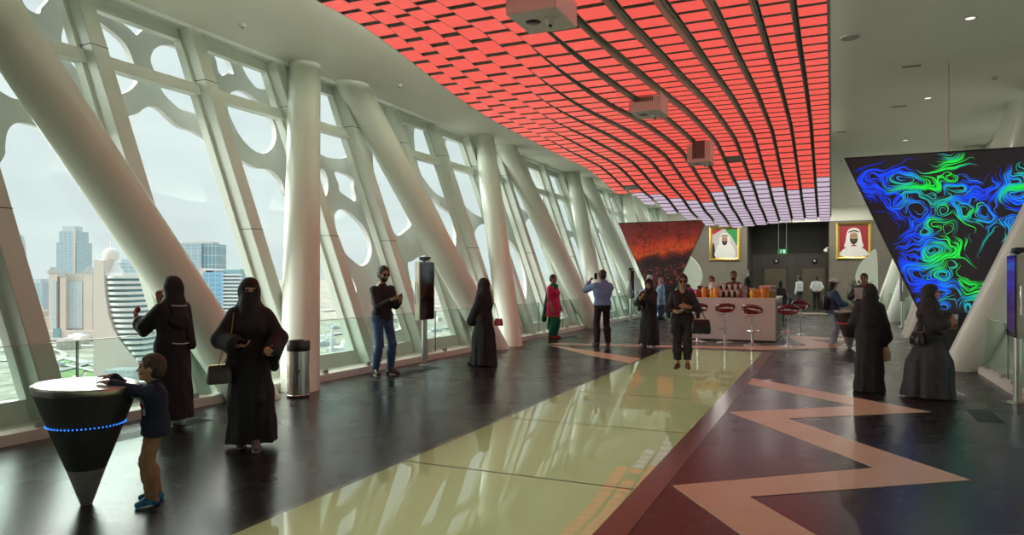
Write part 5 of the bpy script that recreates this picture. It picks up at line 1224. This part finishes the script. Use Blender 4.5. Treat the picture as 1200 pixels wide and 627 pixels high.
# small boy at the cone kiosk
CK = np.array([-4.81, 3.35]); RV = np.array([.912, .41]); FV = np.array([-.41, .912])
bp = CK+RV*.46+FV*.06
boy = Person('small boy in navy sweater and khaki trousers touching the black cone kiosk', tuple(bp), 150, 1.055, tone='tan', res=.0052, child=True, head=(-18, 4), lean=.05,
    arms={1: dict(w=(.43, .40, 1.47), pole=(.6, -.2, -1), dir=(.75, 1, .12), n=(0, -.1, -1), curl=.10), -1: dict(w=(.20, .54, 1.46), pole=(-.6, -.2, -1), dir=(.85, 1, .22), n=(0, -.1, -1), curl=.16)},
    legs={1: dict(foot=(.11, -.02), toe=14), -1: dict(foot=(-.12, .06), toe=-12)})
boy.face_bits(); boy.hair(HAIRB, g=.012)
sw_ = boy.shirt(NAVY, sleeve=.94, hem=.80, g=.030, name='sweater'); boy.trousers(KHAKI, cut=.075, w=.02); boy.shoes(TEALS, WHITES)
from mathutils.bvhtree import BVHTree
SWB = BVHTree.FromPolygons([v.co.copy() for v in sw_.data.vertices], [tuple(q.vertices) for q in sw_.data.polygons])
k = boy.s
for name, m_, pts in (('sweater_print', WHITES, [(-.125, 1.05), (.045, 1.05), (.045, 1.27), (-.125, 1.27)]), ('sweater_print', REDC, [(-.12, 1.14), (.04, 1.14), (.04, 1.18), (-.12, 1.18)]), ('sweater_print', REDC, [(-.058, 1.055), (-.022, 1.055), (-.022, 1.265), (-.058, 1.265)]),
                      ('sweater_print', DENIM, [(-.12, 1.195), (-.065, 1.195), (-.065, 1.26), (-.12, 1.26)]), ('sweater_print', DENIM, [(-.015, 1.06), (.04, 1.06), (.04, 1.125), (-.015, 1.125)])):
    i_ = 0 if m_ is WHITES else 1
    mb = MB(); n_ = 8; rows = []
    (xa, za), (xb, zb) = pts[0], pts[2]
    def surf(x, z, o):
        hit = SWB.ray_cast(Vector((x*k, .5, z*k)), Vector((0, -1, 0)))[0]; return (x*k, (hit.y if hit else .1)+o, z*k)
    nz_ = 4; zr = [za+(zb-za)*r_/nz_ for r_ in range(nz_+1)]
    a = [[mb.bm.verts.new(surf(xa+(xb-xa)*j/n_, zz, .002+.0015*i_)) for j in range(n_+1)] for zz in zr]
    for r_ in range(nz_):
        for j in range(n_): mb.face([a[r_][j], a[r_][j+1], a[r_+1][j+1], a[r_+1][j]])
    mb.build(name, m_, boy.root, smooth='all')

# woman eating at the window, seen from behind
w2 = Person('woman in black robe and headscarf eating at the window, seen from behind', (-6.50, 5.50), 88, 1.62, tone='tan', female=True, res=.0065, head=(5, 0),
    arms={1: dict(w=(.03, .27, 1.47), pole=(.5, .5, -1), dir=(-.1, -.1, 1), n=(-.4, -1, 0), curl=.55), -1: dict(w=(-.14, .43, 1.25), pole=(-.4, .1, -1), dir=(-.05, .35, 1), n=(.3, -.6, .5), curl=.7)})
w2.face_bits(); w2.hijab(BLACKCLOTH, back=.22); w2.abaya(BLACKCLOTH, hem=.10, wide=.235, flare=.06, wrist=.30, seed=1, ripple=.035); w2.shoes(WHITES); w2.trousers(BLACKT, cut=.12)
MB().tube([tuple(np.array([.125*math.sin(t), -.035-.128*math.cos(t), 1.42-.012*math.cos(t)])*w2.s) for t in [R(a) for a in range(-70, 71, 10)]], .006, 6).build('white_trim', WHITES, w2.root, smooth=True)
MB().tube([tuple(np.array(p)*w2.s) for p in ((-.16, -.08, 1.0), (-.08, -.165, .975), (.0, -.19, .97), (.08, -.175, .975))], .006, 6).build('white_belt_cord', WHITES, w2.root, smooth=True)
f = w2._f(.06); k = w2.s; f.cap((.15*k, -.05*k, 1.34*k), (.215*k, -.07*k, .93*k), .055*k, .05*k, k=.03, sy=.7); f.cap((.10*k, -.10*k, 1.36*k), (.14*k, -.15*k, .95*k), .05*k, .06*k, k=.06, sy=.6); w2.add(f, 'hanging_sleeve', BLACKCLOTH)
c_, d_, n_ = w2.palm(-1, .035, .10)
e = empty('snack', w2.world(c_)); tag(e, 'small red snack held up by the woman at the window', 'snack'); MB().sphere((0, 0, 0), (.03, .03, .035), 12).build('wrapper', REDC, e, smooth=True); MB().sphere((0, 0, .03), (.02, .02, .02), 10).build('bite', mat('snack_cream', (.6, .4, .25), .6), e, smooth=True)

# veiled woman walking forward
w3 = Person('fully veiled woman in black walking forward with phone and yellow fruit', (-5.03, 5.12), -137, 1.60, tone='fair', female=True, res=.0062, head=(8, -4),
    arms={1: dict(w=(.12, .28, 1.085), pole=(.9, -.4, -.5), dir=(-1, .30, -.02), n=(0, .25, 1), curl=.35), -1: dict(w=(-.21, .27, .99), pole=(-.9, -.6, -.4), dir=(.15, 1, .18), n=(.5, -.2, .6), curl=.75)},
    legs={1: dict(foot=(.08, -.12), toe=5, lift=.0), -1: dict(foot=(-.06, .10), toe=-4)})
w3.hijab(BLACKCLOTH, veil=True, back=.30, drape=.3); w3.abaya(BLACKCLOTH, hem=.055, wide=.235, flare=.055, seed=3, ripple=.045, cape=True, sway=(-.02, -.04)); w3.shoes(GREYSH, WHITES); w3.trousers(BLACKT, cut=.12)
for q in (1, -1): MB().sphere(tuple(w3.H((q*.033, .084, .014))), .0125*w3.hs, 10).build('eye', EYED, w3.root, smooth='all')
phone(w3, 1, 'dark phone lying in the open hand of the veiled walking woman', along=.09)
c_, d_, n_ = w3.palm(-1, .035, .075); e = empty('yellow_fruit', w3.world(c_)); tag(e, 'small yellow fruit in the hand of the veiled walking woman', 'fruit'); MB().sphere((0, 0, 0), .034, 14).build('flesh', mat('fruit_yellow', (.75, .38, .03), .45), e, smooth=True); MB().tube([(0, 0, .03), (.004, 0, .042)], .004, 6).build('stalk', BROW, e)
s_ = w3.s
st = [w3.world(np.array(p)*s_) for p in ((.15, .095, 1.40), (.165, .16, 1.22), (.20, .20, 1.0), (.27, .15, .86))]; st2 = [w3.world(np.array(p)*s_) for p in ((.15, -.09, 1.41), (.20, -.14, 1.2), (.28, -.05, .95), (.30, .08, .86))]
bl = w3.world(np.array((.285, .13, .69))*s_); loc_ = lambda pts: [tuple(Matrix.Rotation(-R(-137+20), 3, 'Z') @ (Vector(p)-Vector(bl))) for p in pts]
bag(bl, R(-137+20), (.22, .12, .17), BRBAG, 'grey brown handbag on a gold chain hanging at the veiled woman\'s hip', [loc_(st), loc_(st2)], GOLD, strap_m=GOLD, chain=True)

# man in jeans reading his phone
m4 = Person('man in dark shirt and blue jeans looking at his phone', (-6.80, 9.86), -108, 1.80, tone='tan', res=.0075, head=(-4, -16), lean=.03,
    arms={1: dict(w=(.06, .30, 1.21), pole=(.5, -.8, -1), dir=(-.75, .55, .25), n=(-.3, .2, .9), curl=.6), -1: dict(w=(-.10, .33, 1.19), pole=(-.5, -.8, -1), dir=(.35, .7, .5), n=(.4, -.35, .75), curl=.5)}, legs={1: dict(foot=(.11, -.03), toe=20), -1: dict(foot=(-.11, .08), toe=-10)})
m4.face_bits(eyes=False); m4.hair(HAIRM, g=.010); m4.beard(); m4.sunglasses(); m4.shirt(mat('charcoal_shirt', (.018, .018, .020), .8, noise=.25, nscale=30), sleeve=.96, hem=.86, g=.013); m4.trousers(DENIM, cut=.06, w=.006); m4.shoes(BRSHOE, WHITES)
phone(m4, -1, 'dark phone in the hand of the man in jeans', along=.11)

# woman in black, side on, with a red bag
w5 = Person('woman in black robe standing sideways with a small red shoulder bag', (-5.83, 11.69), 82, 1.60, tone='fair', female=True, res=.0078, head=(0, 0), arms={1: dict(w=(.2, .14, .84)), -1: dict(w=(-.20, .20, .82), dir=(0, .3, -1))}, legs={-1: dict(foot=(-.09, .14), toe=0)})
w5.hijab(BLACKCLOTH, veil=True, back=.26); w5.abaya(BLACKCLOTH, hem=.02, wide=.25, flare=.05, seed=5, ripple=.05, depth=1.0); w5.shoes(BLACKT)
bl = w5.world(np.array((.10, -.29, .80))*w5.s); rzb = R(82); lp = lambda p, L_, a: [tuple(Matrix.Rotation(-a, 3, 'Z') @ (Vector(q.world(np.array(x)*q.s) if not isinstance(x, Vector) else x)-Vector(L_))) for q, x in p]
bag(bl, rzb+R(90), (.17, .07, .13), REDBAG, 'small red bag on a long strap behind the woman in black robe', [lp([(w5, x) for x in ((.12, -.06, 1.42), (.12, -.19, 1.22), (.105, -.27, 1.02), (.10, -.29, .92))], bl, rzb+R(90))])

# woman in pink tunic
w6 = Person('woman in pink tunic, green scarf and green trousers by the railing', (-6.70, 17.5), -98, 1.70, tone='brown', female=True, res=.009, head=(-10, 0), arms={1: dict(w=(.24, .12, .86)), -1: dict(w=(-.22, .12, .84))})
w6.face_bits(); w6.hair(HAIRM); f = w6._f(.05); w6.torso(f, .035*w6.s); [w6.armshape(f, q, .022*w6.s, upto=.42) for q in (1, -1)]; w6.skirt(f, 1.1, .60, [(0, .16, .14), (.5, .21, .19), (1, .23, .21)], .03, 7, 2); w6.add(f, 'tunic', PINK)
f = w6._f(.05); w6.skirt(f, .665, .60, [(0, .225, .205), (1, .236, .216)], .03, 7, 2); w6.add(f, 'tunic_border', mat('tunic_border', (.30, .08, .04), .7, noise=.6, nscale=60))
w6.trousers(GREENC, cut=.06, w=.03); w6.shoes(mat('red_sandal', (.25, .03, .02), .5))
f = w6._f(.08); k = w6.s
for q in (1, -1): f.cap(w6.neck+np.array([0, 0, -.0]), w6.sh[q]+np.array([-q*.02*k, .0, .035*k]), .070*k, .055*k, k=.04)
f.cap(w6.neck+np.array([-.05*k, .08*k, -.02*k]), w6.neck+np.array([.05*k, .09*k, -.06*k]), .055*k, .06*k, k=.05); f.cap(w6.sh[-1]+np.array([.02, -.06*k, 0]), (-.17*k, -.19*k, .32*k), .06*k, .11*k, k=.05, sy=.6); f.cap(w6.sh[1]+np.array([-.02, -.07*k, 0]), (.13*k, -.20*k, .55*k), .05*k, .10*k, k=.05, sy=.6)
w6.add(f, 'scarf', GREENC)

# man in blue shirt taking a photograph
m7 = Person('man in light blue shirt and black trousers photographing with raised hands', (-4.97, 16.27), 32, 1.80, tone='brown', res=.0085, head=(8, 0), arms={1: dict(w=(.12, .36, 1.50), pole=(.9, .1, -.9), dir=(-.5, .2, .8), n=(-.7, -.3, 0), curl=.7), -1: dict(w=(-.22, .34, 1.46), pole=(-.9, .1, -.9), dir=(.4, .2, .85), n=(.7, -.4, 0), curl=.6)}, legs={1: dict(foot=(.13, .0), toe=14), -1: dict(foot=(-.13, .0), toe=-14)})
m7.face_bits(); m7.hair(HAIRM); m7.shirt(LB, sleeve=.95, hem=.93, g=.03); m7.trousers(BLACKT, cut=.06, w=.02); m7.shoes(BRSHOE)
c_ = np.array((-.05, .42, 1.60))*m7.s; e = empty('mobile_phone', m7.world(c_), R(32)); tag(e, 'phone held up by the man in light blue shirt', 'phone'); MB().box(-.038, .038, -.005, .005, -.075, .075).build('case', DARKM, e, bevel=.003); MB().box(-.033, .033, -.007, -.005, -.07, .07).build('screen', SCREENOFF, e)

# old man and companion beyond
m8 = Person('white haired man in pale blue shirt leaning beside the red screen', (-6.45, 27.3), 96, 1.72, tone='tan', res=.013, arms={-1: dict(w=(-.15, .36, 1.06), dir=(0, 1, .1), n=(0, 0, 1))}); m8.face_bits(); m8.hair(HAIRW, g=.016); m8.shirt(mat('pale_blue_shirt', (.25, .38, .58), .8), sleeve=.9, hem=.86, g=.035); m8.trousers(DENIM, cut=.06, w=.02); m8.shoes(BRSHOE)
w9 = Person('woman in dusty pink headscarf and pale blue top beside the white haired man', (-6.12, 27.85), 120, 1.62, tone='tan', female=True, res=.013, arms={1: dict(w=(.1, .34, 1.1), dir=(-.3, 1, 0), n=(0, 0, 1))}); w9.face_bits(); w9.hijab(mat('dusty_pink_cloth', (.35, .16, .18), .8)); w9.shirt(mat('pale_blue_top', (.28, .42, .60), .8), sleeve=.95, hem=.60, g=.035); w9.trousers(DENIM, cut=.06); w9.shoes(BLACKT)

# young woman in black with a phone
w10 = Person('young woman in black robe and headscarf reading a phone, white sneakers', (-3.86, 16.3), 166, 1.58, tone='tan', female=True, res=.0082, head=(14, -14), arms={1: dict(w=(.10, .30, 1.20), pole=(.9, -.4, -.8), dir=(-.35, .6, .7), n=(-.3, -.6, .4), curl=.5), -1: dict(w=(-.02, .28, 1.28), pole=(-.9, -.4, -.8), dir=(.3, .5, .8), n=(.1, -.8, .3), curl=.6)}, legs={1: dict(foot=(.11, .10), toe=20), -1: dict(foot=(-.11, .0), toe=-8)})
w10.face_bits(); w10.hijab(BLACKCLOTH, back=.30, drape=.22); w10.abaya(BLACKCLOTH, hem=.06, wide=.25, flare=.05, seed=7, ripple=.05, cape=True); w10.trousers(BLACKT, cut=.10); w10.shoes(WHITES, WHITES); phone(w10, -1, 'phone held close to the face of the young woman in black robe', m=mat('phone_red_case', (.3, .03, .03), .4))

# woman in dark shawl on the glass walkway
w11 = Person('woman in dark shawl and black cropped trousers standing on the glass walkway', (-2.41, 12.7), -172, 1.67, tone='tan', female=True, res=.0075, head=(6, -14), arms={1: dict(w=(.08, .27, 1.06), pole=(.9, -.4, -.5), dir=(-.75, .65, .1), n=(0, -.1, 1), curl=.45), -1: dict(w=(-.09, .25, 1.16), pole=(-.9, -.3, -.8), dir=(.95, .35, .1), n=(.1, -1, -.2), curl=.35)}, legs={1: dict(foot=(.085, .03), toe=12), -1: dict(foot=(-.085, .0), toe=-12)})
w11.face_bits(eyes=False); w11.hair(HAIRM, g=.012, long=.05); w11.sunglasses(); w11.shirt(mat('black_top', (.014, .013, .014), .8), sleeve=.75, hem=.82, g=.014, collar=False); w11.trousers(BLACKT, cut=.17, w=.016); w11.shoes(mat('brown_flats', (.10, .05, .03), .5))
f = w11._f(.06); k = w11.s
for q in (1, -1):
    S_ = w11.sh[q]; E_ = w11.arm[q]['E']; f.cap(w11.neck+np.array([q*.03*k, -.02*k, -.04*k]), S_, .046*k, .06*k, k=.03); f.cap(S_, E_, .066*k, .066*k, k=.04); f.cap(E_, E_+np.array([q*.0, -.02*k, -.16*k]), .055*k, .035*k, k=.05); f.cap(S_+np.array([-q*.05*k, .08*k, -.04*k]), np.array([q*.10*k, .135*k, 1.06*k]), .045*k, .038*k, k=.04)
f.cap((0, -.05*k, 1.36*k), (0, -.08*k, 1.0*k), .13*k, .15*k, k=.05, sy=.6); f.cap((.10*k, .12*k, 1.05*k), (.16*k, .09*k, .70*k), .04*k, .06*k, k=.05)
w11.add(f, 'shawl', SHAWL); phone(w11, 1, 'phone with pale screen in the hand of the woman in dark shawl', along=.09, m=mat('phone_pale_case', (.5, .48, .4), .4))
bl = w11.world(np.array((-.33, .06, .66))*k); bag(bl, R(-172), (.34, .16, .25), LEATH, 'black leather handbag on the forearm of the woman in dark shawl', [lp([(w11, x) for x in ((-.42, .06, .90), (-.36, .06, 1.05), (-.27, .06, 1.08), (-.24, .06, .90))], bl, R(-172)), lp([(w11, x) for x in ((-.42, .10, .90), (-.36, .10, 1.04), (-.27, .10, 1.07), (-.24, .10, .90))], bl, R(-172))])

# staff and visitors around the bar
m12 = Person('dark haired man bending beside the left end of the bar', (-3.85, 20.6), 150, 1.74, tone='tan', res=.012, head=(20, -20), lean=.12); m12.face_bits(); m12.hair(HAIRM); m12.shirt(mat('dark_grey_shirt', (.03, .03, .032), .8), sleeve=.95, hem=.84); m12.trousers(BLACKT); m12.shoes(BLACKT)
m13 = Person('bar worker with dark cap of hair standing behind the pale grey machine', (-3.08, 20.5), 170, 1.66, tone='tan', res=.012, head=(0, -8), arms={1: dict(w=(.15, .33, 1.12), dir=(0, 1, 0), n=(0, 0, -1))}); m13.face_bits(); m13.hair(HAIRM); m13.shirt(mat('black_uniform', (.02, .018, .018), .8), sleeve=.6, hem=.84); m13.trousers(BLACKT); m13.shoes(BLACKT)
m14 = Person('taller bearded bar worker in dark brown shirt behind the bar goods', (-2.46, 20.35), 150, 1.80, tone='brown', res=.012, head=(30, -6), arms={1: dict(w=(.15, .33, 1.14), dir=(0, 1, 0), n=(0, 0, -1))}); m14.face_bits(); m14.hair(HAIRM); m14.beard(); m14.shirt(DBROWN, sleeve=.6, hem=.84, g=.025); m14.trousers(BLACKT); m14.shoes(BLACKT)
w15 = Person('woman in black headscarf seen from behind beyond the bar', (-2.45, 23.6), 10, 1.62, female=True, tone='tan', res=.014); w15.face_bits(); w15.hijab(BLACKCLOTH, back=.25); w15.abaya(BLACKCLOTH, hem=.03, seed=2)
m16 = Person('dark haired person in dark jacket beyond the right wing of the bar', (-1.66, 26.5), 20, 1.52, female=True, tone='brown', res=.014); m16.face_bits(); m16.hair(HAIRM, long=.1); m16.shirt(mat('dark_jacket', (.03, .025, .03), .8), hem=.8); m16.trousers(BLACKT); m16.shoes(BLACKT)
c17 = Person('child in dark jacket with pale tie and cream trousers beyond the bar', (-1.55, 29.1), 180, 1.06, tone='tan', child=True, res=.010); c17.face_bits(); c17.hair(HAIRM); c17.shirt(mat('child_jacket', (.02, .03, .05), .8), sleeve=.95, hem=.82, g=.03); c17.trousers(CREAMT, cut=.08, w=.02); c17.shoes(BLACKT)
k = c17.s
for q in (1, -1): MB().prism([(0, 1.02*k), (q*.045*k, 1.02*k), (q*.085*k, 1.30*k), (q*.05*k, 1.33*k), (0, 1.2*k)], .155*k, .195*k).build('pale_tie', mat('tie_pale_blue', (.45, .55, .65), .7), c17.root)
g18 = Person('security guard in white shirt walking past the lift doors', (-1.5, 38.8), 60, 1.72, tone='brown', res=.014, legs={1: dict(foot=(.08, .22), toe=0), -1: dict(foot=(-.08, -.24), toe=0, lift=.02)}); g18.face_bits(); g18.hair(HAIRM); g18.shirt(WHITEC, sleeve=.95, hem=.95, g=.03); g18.trousers(BLACKT, w=.02); g18.shoes(BLACKT)
g19 = Person('man in white shirt standing with back turned before the right lift door', (-.71, 39.18), 5, 1.72, tone='brown', res=.014, arms={1: dict(w=(.10, -.14, .95), pole=(1, -.5, 0), dir=(-1, 0, -.2), n=(0, -1, 0)), -1: dict(w=(-.10, -.15, .95), pole=(-1, -.5, 0), dir=(1, 0, -.2), n=(0, -1, 0))}); g19.face_bits(); g19.hair(HAIRM); g19.shirt(WHITEC, sleeve=.95, hem=.95, g=.03); g19.trousers(BLACKT, w=.02); g19.shoes(BLACKT)
# pair at the far kiosk
w20 = Person('woman in white cap, denim jacket and pale jeans at the far cone kiosk', (.02, 18.5), -72, 1.58, tone='tan', female=True, res=.009, head=(0, -10), arms={1: dict(w=(.13, .32, 1.08), pole=(.8, -.6, -.5), dir=(-.3, 1, 0), n=(0, 0, -1)), -1: dict(w=(-.12, .34, 1.05), pole=(-.8, -.6, -.5), dir=(.2, 1, 0), n=(0, 0, -1))}, legs={1: dict(foot=(.1, -.05)), -1: dict(foot=(-.1, .06))})
w20.face_bits(); w20.hair(HAIRM, long=.12); w20.shirt(DENJ, sleeve=.9, hem=.84, g=.035, name='jacket'); w20.trousers(LDENIM, cut=.06, w=.025); w20.shoes(WHITES, WHITES)
f = w20._f(.05); f.ell(w20.H((0, -.012, .055)), np.array([.094, .112, .090])*w20.hs, w20.HM, k=0); f.half(w20.H((0, 0, .045)), w20.HM@np.array([0, .1, -1])); f.put(w20.H((0, .13, .05))-.12, w20.H((0, .13, .05))+.12, lambda x, y, z: 1.0+0*x*y*z, k=0); f.ell(w20.H((0, .115, .052)), np.array([.075, .075, .010])*w20.hs, w20.HM, k=.01)
cp = f.mesh('cap', [WHITEC, REDC], w20.root, lambda C: (C[:, 1] > w20.H((0, .10, .05))[1]).astype(int))
bl = w20.world(np.array((.05, -.24, .95))*w20.s); bag(bl, R(-72), (.24, .14, .32), LEATH, 'dark backpack behind the woman in white cap', name='backpack', hardware=DARKM)
m21 = Person('man in dark jacket holding a white paper at the far cone kiosk', (.72, 19.4), 165, 1.72, tone='brown', res=.010, head=(0, -14), arms={1: dict(w=(.12, .32, 1.22), pole=(.9, -.3, -.8), dir=(-.3, .8, .4), n=(-.4, 0, 1)), -1: dict(w=(-.14, .32, 1.2), pole=(-.9, -.3, -.8), dir=(.3, .8, .4), n=(.4, 0, 1))}); m21.face_bits(); m21.hair(HAIRM); m21.shirt(mat('navy_jacket', (.02, .02, .03), .8), sleeve=.95, hem=.82, g=.03, name='jacket'); m21.trousers(BLACKT); m21.shoes(BLACKT)
f = m21._f(.03); f.cap(m21.neck-np.array([0, 0, .05*m21.s]), m21.neck, .072*m21.s, .07*m21.s); f.half(m21.neck+np.array([0, 0, .01]), (0, 0, 1)); m21.add(f, 'collar', REDC)
e = empty('paper_sheet', m21.world(np.array((.0, .47, 1.26))*m21.s), R(165)); tag(e, 'white paper sheet held by the man in dark jacket at the far kiosk', 'paper'); MB().hexa([(-.105, -.02, -.14), (.105, -.02, -.14), (.105, .0, -.14), (-.105, .0, -.14), (-.105, .06, .14), (.105, .06, .14), (.105, .062, .14), (-.105, .062, .14)]).build('sheet', WHITES, e); MB().hexa([(-.08, -.024, -.10), (.08, -.024, -.10), (.08, -.02, -.10), (-.08, -.02, -.10), (-.08, .045, .10), (.08, .045, .10), (.08, .05, .10), (-.08, .05, .10)]).build('printed_panel', mat('paper_grey', (.45, .47, .5), .7), e)
# woman in black seen from behind
w22 = Person('woman in long black robe seen from behind, carrying a tan bag', (.48, 11.21), -8, 1.52, tone='tan', female=True, res=.0075, head=(20, 0), arms={1: dict(w=(.22, .10, .84), dir=(0, .1, -1), curl=.6), -1: dict(w=(-.1, .25, 1.0), pole=(-.8, -.5, -.6), dir=(.4, 1, .2), n=(0, 0, 1))})
w22.face_bits(); w22.hijab(BLACKCLOTH, back=.34); w22.abaya(BLACKCLOTH, hem=.01, wide=.215, flare=.07, seed=4, ripple=.05, wrist=.85, cape=True)
bl = w22.world(np.array((.235, .10, .50))*w22.s); bag(bl, R(-8+80), (.20, .10, .20), TANBAG, 'tan and gold bag in the right hand of the woman in black', [lp([(w22, x) for x in ((.235, .03, .70), (.235, .06, .80), (.235, .14, .80), (.235, .17, .70))], bl, R(72))])
# walking woman in grey skirt
w23 = Person('walking woman in charcoal robe and headscarf carrying a white cup', (1.20, 11.0), -100, 1.52, tone='tan', female=True, res=.0072, head=(-6, 2), arms={1: dict(w=(.10, .27, 1.16), pole=(.8, -.7, -.7), dir=(-.1, .75, .65), n=(-.9, 0, .1), curl=.75), -1: dict(w=(-.16, .24, 1.08), pole=(-.8, -.7, -.6), dir=(.2, 1, .1), n=(.8, 0, .2), curl=.5)}, legs={1: dict(foot=(.09, -.22), toe=0, lift=.02), -1: dict(foot=(-.08, .26), toe=0)})
w23.face_bits(); w23.hijab(GREYCLOTH, drape=.30, back=.16); w23.abaya(mat('charcoal_skirt', (.040, .040, .046), .75, noise=.2, nscale=16, bump=.2, bscale=90), hem=.02, wide=.29, flare=.04, seed=6, ripple=.085, wrist=.70, depth=1.15, sway=(0, -.02)); w23.trousers(BLACKT, cut=.10); w23.shoes(WHITES, WHITES)
f = w23._f(.08); k = w23.s; w23.torso(f, .045*k)
for q in (1, -1): f.cap(w23.sh[q], w23.arm[q]['E'], .082*k, .085*k, k=.04); f.cap(w23.arm[q]['E'], w23.arm[q]['E']*.45+w23.arm[q]['W']*.55, .085*k, .085*k, k=.03)
w23.skirt(f, 1.2, .86, [(0, .17, .15), (1, .215, .225)], .05, 8, 1); f.half((0, 0, .87*k), (0, 0, -1)); w23.add(f, 'short_cape', mat('black_cape', (.018, .016, .017), .75, noise=.2, nscale=20, bump=.2, bscale=90))
c_, d_, n_ = w23.palm(1, .04, .085); e = empty('paper_cup', w23.world(c_-np.array([0, 0, .05]))); tag(e, 'white paper cup in the hand of the walking woman', 'cup'); MB().lathe([(0, 0), (.027, 0), (.037, .11), (.033, .11), (0, .02)], n=20).build('cup_wall', WHITEC, e, smooth=True); MB().lathe([(.035, .108), (.039, .112), (.037, .12), (0, .12)], n=20).build('cup_lid', mat('cup_lid', (.5, .5, .5), .4), e, smooth=True)
bl = w23.world(np.array((.19, -.16, .82))*k); bag(bl, R(-88+20), (.24, .12, .17), LEATH, 'black shoulder bag under the arm of the walking woman', [lp([(w23, x) for x in ((.19, -.08, .98), (.20, -.04, 1.2), (.17, -.02, 1.43), (.18, -.12, 1.25), (.19, -.22, .98))], bl, R(-68))])
